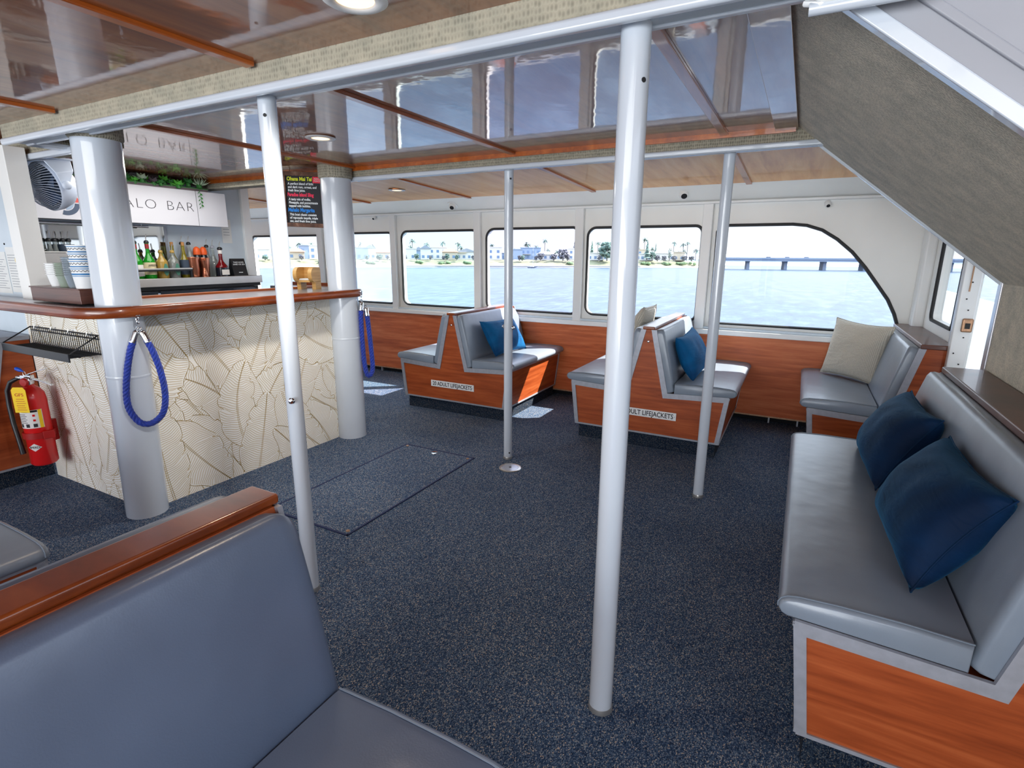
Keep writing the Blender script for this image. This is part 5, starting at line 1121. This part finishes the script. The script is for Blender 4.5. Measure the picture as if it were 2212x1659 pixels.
S(mb.loft(secs).build('wall_seawall', 'seawall'), 'low grey sea wall along the water on the far shore', 'sea wall')
GZ = ZW+2.85
def face_rot(d): return math.atan2(d.y, d.x)-PI/2
def house(px, w, dp, h, style, label, back=20.0, wall='house_white', roof='roof_grey'):
    p_, d = shore_hit(px, back)
    if p_ is None: return
    t = thing('house', label, 'house', (p_.x, p_.y, GZ), face_rot(d), group='houses on the far shore')
    MB().box(-w/2, w/2, 0, dp, 0, h).build('wall', wall, t)
    if style == 'flat': MB().box(-w/2-0.2, w/2+0.2, -0.3, dp+0.2, h, h+0.3).build('roof', wall, t)
    elif style == 'hip': MB().add([(-w/2-0.5, -0.6, h), (w/2+0.5, -0.6, h), (w/2+0.5, dp+0.5, h), (-w/2-0.5, dp+0.5, h), (-w/4, dp/2, h+1.3), (w/4, dp/2, h+1.3)], [(0, 1, 5, 4), (2, 3, 4, 5), (1, 2, 5), (3, 0, 4), (3, 2, 1, 0)]).build('roof', roof, t)
    else: MB().prism([(-w/2-0.4, h), (w/2+0.4, h), (0, h+1.6)], -0.4, dp+0.4, 'y').build('roof', roof, t)
    nw = max(2, int(w/2.2)); fl_ = max(1, int(h/2.4))
    for f_ in range(fl_):
        for k_ in range(nw):
            x_ = -w/2+w*(k_+0.5)/nw; z_ = 0.6+f_*2.3
            MB().box(x_-0.55, x_+0.55, -0.06, 0.02, z_, z_+1.15).build('window', 'house_glass', t)
    if w > 8: MB().box(-w/2, 0, -1.2, 0, 2.35 if fl_ > 1 else h-0.2, (2.5 if fl_ > 1 else h)).build('balcony', 'house_cream', t)
H = [(566, 8, 'flat', 3.6, 'house_white', 'roof_grey', 'white flat house at the far left window edge'), (640, 9, 'hip', 2.8, 'house_cream', 'roof_tile', 'low tiled house seen through the window behind the bar'), (663, 8, 'flat', 5.4, 'house_blue', 'roof_grey', 'tall bluish house seen through the window behind the bar'),
     (684, 7, 'flat', 5.2, 'house_white', 'roof_grey', 'white square house just left of the far bar column'), (783, 7, 'flat', 4.6, 'house_blue', 'roof_grey', 'bluish house in the hazy narrow window'), (801, 6, 'gable', 4.6, 'house_white', 'roof_grey', 'white gabled house in the hazy narrow window'), (828, 8, 'hip', 2.8, 'house_cream', 'roof_tile', 'low tiled house in the hazy narrow window'),
     (884, 9, 'flat', 4.4, 'house_white', 'roof_grey', 'white flat house at the left of the bluish window'), (905, 7, 'gable', 3.8, 'house_blue', 'roof_grey', 'small blue house second from left in the bluish window'), (920, 6, 'gable', 4.4, 'house_white', 'roof_grey', 'white gabled house in the bluish window'),
     (946, 11, 'flat', 5.0, 'house_white', 'roof_grey', 'wide white house at the middle of the bluish window'), (949, 9, 'hip', 2.6, 'house_blue', 'roof_grey', 'low bluish hip roofed house at the middle of the bluish window'), (972, 9, 'hip', 3.2, 'house_cream', 'roof_tile', 'red roofed house right of the middle of the bluish window'), (1008, 13, 'gable', 3.2, 'house_white', 'roof_grey', 'long pale house at the right of the bluish window'),
     (1074, 12, 'hip', 3.0, 'house_blue', 'roof_grey', 'low bluish house left of the thin pole in the lavender window'), (1068, 9, 'flat', 5.2, 'house_white', 'roof_grey', 'white two storey house left of the thin pole'), (1113, 9, 'flat', 4.4, 'house_blue', 'roof_grey', 'bluish house just right of the thin pole'), (1146, 13, 'flat', 5.2, 'house_blue', 'roof_grey', 'wide two storey pale blue house under the twin palms'),
     (1178, 10, 'hip', 2.4, 'house_white', 'roof_grey', 'low white hip roofed house under the tall palm'), (1212, 6, 'flat', 2.6, 'house_white', 'roof_grey', 'small white cottage right of the tall palm'), (1240, 8, 'flat', 5.0, 'house_white', 'roof_tile', 'white house at the right edge of the lavender window'),
     (1286, 10, 'flat', 3.0, 'house_white', 'roof_grey', 'low white house left of the big round tree'), (1314, 8, 'gable', 4.6, 'house_white', 'roof_tile', 'white house under the big round tree'), (1388, 8, 'flat', 4.8, 'house_cream', 'roof_tile', 'pinkish house right of the thick pole'), (1395, 8, 'flat', 2.8, 'house_white', 'roof_grey', 'low white house right of the thick pole'),
     (1426, 9, 'hip', 3.2, 'house_white', 'roof_grey', 'white hip roofed house near the end of the shore'), (1444, 8, 'hip', 3.0, 'house_white', 'roof_grey', 'last white house but one before the bridge'), (1466, 7, 'flat', 3.6, 'house_cream', 'roof_grey', 'last cream house on the shore before the bridge')]
for i, (px, w, stl, h_, wl_, rf, lb) in enumerate(H): house(px, w*0.72, 6, h_, stl, lb, 15+9*(i % 3), wl_, rf)
def palm(px, ytop, label, back=26, s=1.0, full=False):
    p_, d = shore_hit(px, back)
    if p_ is None: return
    dist = p_.length; ref = onz(px, 577, ZW)
    q = ray(px, ytop); zt = CAMP.z+q.z*(dist/V((q.x, q.y)).length); hgt = zt-GZ
    t = thing('palm_tree', label, 'palm tree', (p_.x, p_.y, GZ), group='palms on the far shore'); lean = 0.25*math.sin(px)
    MB().tube([(0, 0, -0.3), (lean*0.3, 0, hgt*0.5), (lean, 0, hgt)], [0.26*s, 0.19*s, 0.17*s], 6).build('trunk', 'palm_trunk', t, smooth=60)
    mb = MB(); r_ = random.Random(int(px*7)); n_ = 22 if full else 16; R_ = (2.4 if full else 1.9)*s
    for k_ in range(n_):
        a = 2*PI*k_/n_*2.6+r_.random()*0.4; el = r_.uniform(-0.7, 1.1); L_ = R_*r_.uniform(0.75, 1.05); dd = V((math.cos(a), math.sin(a), 0)); sd = V((-dd.y, dd.x, 0)); c0 = V((lean, 0, hgt)); pts = []
        for f in (0, 0.4, 0.75, 1): pts.append(c0+dd*L_*f*math.cos(el*(1-0.5*f))+V((0, 0, L_*(math.sin(el)*f-0.55*f*f))))
        wv = (0.06, 0.26, 0.22, 0.02); vs = []
        for p3, w3 in zip(pts, wv): vs += [p3-sd*w3*s, p3+sd*w3*s]
        mb.add(vs, [(0, 1, 3, 2), (2, 3, 5, 4), (4, 5, 7, 6)])
    mb.build('fronds', 'palm_frond', t)
PL = [(562, 545, 'bushy palm at the left edge of the window behind the bar', 1), (624, 532, 'palm pair member left of the menu board', 0), (616, 541, 'short palm beside the pair left of the menu board', 0), (648, 526, 'tall palm under the menu board', 0), (674, 526, 'tall palm just left of the far bar column', 0), (676, 541, 'short palm just left of the far bar column', 0), (659, 548, 'bushy low palm above the bluish house behind the bar', 1),
      (780, 526, 'faint tall palm in the hazy window, left', 0), (806, 530, 'faint tall palm in the hazy window, right', 0), (892, 519, 'tallest palm at the left of the bluish window', 0), (887, 533, 'small palm just left of the tallest one in the bluish window', 0), (923, 526, 'second tall palm of the bluish window', 0), (956, 524, 'third tall palm of the bluish window', 0), (989, 526, 'fourth tall palm of the bluish window', 0), (995, 534, 'shorter palm right behind the fourth tall palm', 0), (910, 543, 'low bushy palm between houses in the bluish window', 1), (978, 541, 'small thin palm between the third and fourth tall palms', 0), (984, 543, 'low bushy palm left of the fourth tall palm', 1), (1003, 541, 'low bushy palm right of the fourth tall palm', 1), (1015, 543, 'small palm at the right of the bluish window', 0),
      (1062, 528, 'palm at the left of the lavender window', 0), (1111, 540, 'bushy palm right beside the thin pole', 1), (1137, 526, 'left one of the twin palms', 0), (1140, 528, 'right one of the twin palms', 0), (1157, 533, 'shaggy palm right of the twin palms', 1), (1176, 518, 'lone tallest palm of the lavender window', 0), (1183, 540, 'small palm right of the lone tallest palm', 0), (1144, 542, 'low bushy palm under the twin palms', 1), (1124, 543, 'low bushy palm left of the twin palms', 1), (1203, 544, 'low bushy palm left of the dark purple trees', 1), (1232, 538, 'small palm right of the purple trees', 0),
      (1290, 524, 'pale palm left of the big round tree', 0), (1390, 516, 'tall palm beside the pine tree', 0), (1380, 537, 'small palm just right of the thick pole', 0), (1408, 537, 'small palm between the pine and the cypress', 0), (1453, 524, 'palm above the leafy pair right of the cypress', 0), (1475, 529, 'tall palm near the end of the shore, left of a pair', 1), (1483, 525, 'tall palm near the end of the shore, right of a pair', 0), (1454, 545, 'low bushy palm near the end of the shore', 1), (1466, 545, 'low bushy palm before the last tall pair', 1), (1476, 542, 'bushy palm under the last tall pair', 1), (1502, 540, 'last palm by the right window frame', 1)]
for px, yt, lb, fu in PL: palm(px, yt, lb, 43+(px % 9)*1.5, 1.0, fu)
def tree(px, ybase, ytop, wpx, label, kind='round', mat='tree_far', back=94):
    p_, d = shore_hit(px, back)
    if p_ is None: return
    dist = p_.length; k = dist/FPX*1.02
    q = ray(px, ytop); zt = CAMP.z+q.z*(dist/V((q.x, q.y)).length); h_ = zt-GZ; w = wpx*k
    t = thing('shore_tree', label, 'tree', (p_.x, p_.y, GZ), face_rot(d), group='trees on the far shore')
    MB().tube([(0, 0, -0.3), (0, 0, h_*0.6)], [0.3, 0.15], 7).build('trunk', 'palm_trunk', t)
    mb = MB(); r_ = random.Random(int(px))
    if kind == 'round':
        for k_ in range(80):
            a = r_.random()*2*PI; rr = math.sqrt(r_.random())*w*0.40; z_ = h_*r_.uniform(0.16, 0.90); b_ = w*r_.uniform(0.06, 0.115); sc = []
            shrink = math.sqrt(max(0.05, 1-((z_/h_-0.55)/0.5)**2)); c_ = (rr*math.cos(a)*shrink, rr*math.sin(a)*shrink, z_)
            mb.lathe([(b_*math.sin(PI*q/5), -b_*0.8*math.cos(PI*q/5)) for q in range(6)], 7, c_)
    else:
        nL = 9 if kind == 'pine' else 12
        for k_ in range(nL):
            f = k_/nL; z_ = h_*(0.15+0.85*f); rr = w/2*(1-f)*(1.0 if k_ % 2 == 0 else 0.7)+0.12
            mb.lathe([(rr, z_-0.15), (rr*0.65, z_+h_*0.03), (0.08, z_+h_*(0.14 if kind == 'pine' else 0.12))], 9, (0.1*math.sin(k_*2), 0, 0))
    mb.build('crown', mat, t, smooth=80)
tree(1061, 562, 537, 10, 'round purple tree below the palm at the left of the lavender window', mat='tree_purple'); tree(1071, 562, 536, 12, 'bare looking round tree in the lavender window', mat='tree_purple')
tree(1168, 562, 546, 18, 'dark rounded tree between houses in the lavender window', mat='tree_purple', back=11); tree(1196, 562, 548, 16, 'dark low tree right of the tall palm', mat='tree_purple', back=11); tree(1216, 562, 537, 24, 'large purple leafy tree right of the tall palm', mat='tree_purple', back=11)
tree(1240, 562, 524, 16, 'layered pine at the right of the lavender window', 'pine', 'tree_purple'); tree(1278, 562, 522, 16, 'layered pine at the left edge of the pine tree window', 'pine')
tree(1311, 562, 521, 40, 'big round tree left of the thick pole', back=11); tree(1397, 562, 520, 18, 'tall pine right of the thick pole', 'pine', back=11); tree(1415, 562, 527, 7, 'slim cypress right of the tall pine', 'cypress'); tree(1446, 562, 534, 9, 'narrow leafy tree right of the cypress', back=11); tree(1409, 562, 543, 16, 'leafy tree under the tall pine', back=11)
tree(900, 562, 547, 12, 'low leafy tree in the bluish window', back=11); tree(966, 562, 547, 12, 'low leafy tree at the middle of the bluish window', back=11); tree(820, 562, 549, 16, 'low leafy tree in the hazy window', back=11); tree(1128, 562, 551, 14, 'low leafy tree left of the twin palms', back=11)
for px, yt, w, lb in ((573, 551, 14, 'left edge of the window behind the bar'), (652, 551, 12, 'left of the tall bluish house behind the bar'), (694, 552, 10, 'just left of the far bar column'), (793, 552, 9, 'left part of the hazy window'), (838, 552, 8, 'right part of the hazy window'),
        (876, 552, 8, 'left edge of the bluish window'), (930, 551, 8, 'second gap of the bluish window'), (958, 552, 9, 'third gap of the bluish window'), (987, 550, 10, 'right part of the bluish window'), (1022, 551, 9, 'right edge of the bluish window'),
        (1092, 552, 9, 'just left of the thin pole'), (1122, 551, 10, 'right of the thin pole'), (1158, 552, 9, 'left of the dark rounded tree'), (1226, 548, 14, 'beneath the large purple tree'), (1247, 550, 8, 'right edge of the lavender window'), (1294, 551, 10, 'left of the big round tree'), (1420, 551, 14, 'right of the tall pine'), (1434, 552, 12, 'right of the slim cypress'), (1456, 552, 12, 'before the last houses'), (1478, 552, 14, 'after the last house'), (1494, 553, 14, 'at the end of the shore')):
    tree(px, 562, yt, w, 'low bushy tree between houses, '+lb, mat='tree_far' if px % 2 else 'tree_purple', back=10.5)
for px, w in ((700, 20), (800, 14), (960, 22), (905, 14), (1230, 12), (1440, 18), (1470, 16), (1490, 20), (1395, 14), (1330, 16), (1010, 12)):
    p_, d = shore_hit(px, 8); 
    if p_ is None: continue
    r_ = random.Random(px); mb = MB(); k = p_.length/FPX
    for q in range(9): b_ = 0.5+r_.random()*0.5; mb.lathe([(b_*math.sin(PI*j/4), -b_*0.7*math.cos(PI*j/4)) for j in range(5)], 7, (r_.uniform(-.5, .5)*w*k, r_.uniform(-1, 1), r_.uniform(0, 0.6)))
    o = mb.build('scrub_bush', 'scrub', smooth=80, loc=(p_.x, p_.y, ZW+1.3), rot=(0, 0, face_rot(d))); tag(o, 'green scrub patch on the bluff, %s' % {700: 'left of the far column', 800: 'in the hazy window', 960: 'at the middle of the bluish window', 905: 'at the left of the bluish window', 1230: 'at the right of the lavender window', 1440: 'under the slim cypress', 1470: 'under the last houses', 1490: 'at the end of the shore', 1395: 'under the tall pine', 1330: 'under the big round tree', 1010: 'at the right of the bluish window'}[px], 'bush')
# sail boat
bp = onz(1150, 579, ZW); sb = thing('moored_boat', 'small white sailing boat moored off the far shore', 'boat', (bp.x, bp.y, ZW))
MB().loft([[(-2.2, -0.5, 0.5), (-2.2, 0.5, 0.5), (-2.0, 0, 0.0)], [(0.5, -0.7, 0.5), (0.5, 0.7, 0.5), (0.5, 0, -0.1)], [(2.6, -0.05, 0.7), (2.6, 0.05, 0.7), (2.5, 0, 0.4)]]).build('hull', 'house_white', sb); MB().tube([(0.2, 0, 0.4), (0.2, 0, 9.5)], 0.05, 6).build('mast', 'house_white', sb); MB().box(-0.9, 0.6, -0.35, 0.35, 0.5, 0.95).build('cabin', 'house_white', sb)
# bridge
b0 = onz(1613, 581.5, ZW); b1 = onz(1776, 583.5, ZW); bd = V((b1.x-b0.x, b1.y-b0.y, 0)); sp1 = bd.length/2; bdn = bd.normalized(); bn = V((-bdn.y, bdn.x, 0))
brg = thing('road_bridge', 'long low grey road bridge crossing the bay', 'bridge', (b0.x, b0.y, ZW), math.atan2(bdn.y, bdn.x))
zt = 1.4-(554+3.5-553.5)/FPX*250-ZW
MB().box(-13, 190, -5, 5, zt-1.0, zt-0.2).build('deck', 'bridge', brg); MB().box(-13, 190, -5.2, -4.9, zt-0.3, zt+0.35).build('railing', 'bridge', brg)
for k_ in range(0, 11): MB().box(sp1*k_-0.55, sp1*k_+0.55, -3, 3, -1, zt-0.9).build('pier', 'bridge', brg)
for x_, lb in ((-9, 'dark car on the bridge, nearest the pole'), (sp1*0.55, 'dark car on the bridge between the first two piers'), (sp1*1.05, 'dark car on the bridge above the second pier'), (sp1*1.55, 'dark car on the bridge above the last visible piers')):
    q = b0+bdn*x_; t = thing('car', lb, 'car', (q.x, q.y, ZW+zt-0.2), math.atan2(bdn.y, bdn.x)); t.scale = (0.6, 0.6, 0.6); MB().box(-2.1, 2.1, -0.9, 0.9, 0.25, 0.95).build('body', 'car_dark', t, bevel=0.1); MB().box(-1.2, 1.3, -0.8, 0.8, 0.95, 1.5).build('cabin', 'car_dark', t, bevel=0.15)
    for wx in (-1.3, 1.3): MB().lathe([(0.33, -0.95), (0.33, 0.95)], 10, M=Matrix.Translation((wx, 0, 0.33)) @ Matrix.Rotation(PI/2, 4, 'X')).build('wheel', 'rubber', t)
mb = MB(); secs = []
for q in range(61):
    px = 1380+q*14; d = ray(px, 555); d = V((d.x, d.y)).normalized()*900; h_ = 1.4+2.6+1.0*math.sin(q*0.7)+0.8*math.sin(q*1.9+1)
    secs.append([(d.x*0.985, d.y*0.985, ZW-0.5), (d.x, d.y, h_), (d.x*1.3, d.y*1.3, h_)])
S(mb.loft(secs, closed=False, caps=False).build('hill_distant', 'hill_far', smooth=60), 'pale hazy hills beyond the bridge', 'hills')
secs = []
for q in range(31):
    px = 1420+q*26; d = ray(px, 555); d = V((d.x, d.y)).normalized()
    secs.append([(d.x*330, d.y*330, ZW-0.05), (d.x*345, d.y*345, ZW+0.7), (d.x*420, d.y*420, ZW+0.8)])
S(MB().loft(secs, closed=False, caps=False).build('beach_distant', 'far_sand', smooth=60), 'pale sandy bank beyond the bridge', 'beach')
# ---------------------------------------------------------------- light
sun = bpy.data.lights.new('sun', 'SUN'); sun.energy = 11.5; sun.angle = 0.009; sun.color = (1.0, 0.93, 0.82); so = bpy.data.objects.new('sun', sun); COL.objects.link(so)
sd = V((-0.75, -0.60, -1.0)).normalized(); so.rotation_euler = V((0, 0, -1)).rotation_difference(sd).to_euler(); so.location = (6, 12, 12)
w = bpy.data.worlds.new('sky'); bpy.context.scene.world = w; w.use_nodes = True; nt = w.node_tree; nt.nodes.clear()
out = N(nt, 'ShaderNodeOutputWorld'); bg = N(nt, 'ShaderNodeBackground'); L(nt, bg, 'Background', out, 'Surface')
tc = N(nt, 'ShaderNodeTexCoord'); sx = N(nt, 'ShaderNodeSeparateXYZ'); L(nt, tc, 'Generated', sx, 'Vector')
rp = ramp(nt, [(0.0, (0.86, 0.90, 0.97, 1)), (0.10, (0.80, 0.88, 0.98, 1)), (0.22, (2.1, 2.35, 2.7, 1)), (1.0, (2.4, 2.8, 3.4, 1))]); L(nt, sx, 'Z', rp, 'Fac'); L(nt, rp, 'Color', bg, 'Color'); bg.inputs['Strength'].default_value = 0.98
def area(name, loc, aim, sx_, sy_, e, col=(1, 1, 1)):
    l = bpy.data.lights.new(name, 'AREA'); l.shape = 'RECTANGLE'; l.size = sx_; l.size_y = sy_; l.energy = e; l.color = col
    o = bpy.data.objects.new(name, l); COL.objects.link(o); o.location = loc; d = (V(aim)-V(loc)).normalized(); o.rotation_euler = V((0, 0, -1)).rotation_difference(d).to_euler(); return o
area('near_side_fill', (-0.4, -5.2, 1.10), (-1.6, 4, 1.0), 7.0, 1.6, 340, (0.94, 0.97, 1.0))  # unseen fill lamp added behind the camera to lift the cabin
area('far_side_daylight', (-2.8, 5.35, 1.25), (-2.4, 2, 0.75), 7.0, 0.8, 0.0, (0.94, 0.97, 1.0)) if False else None
area('bar_fill', (-3.9, 2.4, 1.96), (-3.9, 2.4, 0), 0.9, 1.2, 14, (1, 0.98, 0.95))  # added fill lamp above the bar, without a fitting
for lx_, ly_, e_ in ((-2.339, 2.217, 26), (-1.029, 1.115, 50)):   # fill spots added at the ceiling lights to brighten the bar front
    l = bpy.data.lights.new('bar_fill_spot', 'SPOT'); l.energy = e_; l.spot_size = 2.3 if lx_ < -2 else 1.05; l.spot_blend = 1.0; l.color = (1, 0.98, 0.94); l.shadow_soft_size = 0.06; o = bpy.data.objects.new('bar_fill_spot', l); COL.objects.link(o); o.location = (lx_, ly_, 1.95 if lx_ < -2 else 1.885)
    d_ = (V((-3.06, 2.25, 0.5))-V(o.location)).normalized(); o.rotation_euler = V((0, 0, -1)).rotation_difference(d_).to_euler()
for x_, y_ in ((-2.339, 2.217), (-1.10, 1.13), (-3.40, 4.10)):
    l = bpy.data.lights.new('downlight', 'SPOT'); l.energy = 14; l.spot_size = 2.0; l.spot_blend = 0.8; l.color = (1, 0.8, 0.58); l.shadow_soft_size = 0.04; o = bpy.data.objects.new('downlight', l); COL.objects.link(o); o.location = (x_, y_, 1.94)
sc = bpy.context.scene; sc.view_settings.view_transform = 'Standard'; sc.view_settings.look = 'None'; sc.view_settings.exposure = 0.24; sc.view_settings.gamma = 1.0
sc.view_settings.use_curve_mapping = True
cm_ = sc.view_settings.curve_mapping; cv = cm_.curves[3]
cv.points.new(0.2, 0.22); cv.points.new(0.5, 0.57); cv.points.new(0.75, 0.83); cv.points[-1].location = (1.0, 0.985)
cm_.update()
sc.cycles.max_bounces = 7; sc.cycles.diffuse_bounces = 3; sc.cycles.glossy_bounces = 3; sc.cycles.transmission_bounces = 5; sc.cycles.transparent_max_bounces = 8
sc.cycles.caustics_reflective = False; sc.cycles.caustics_refractive = False
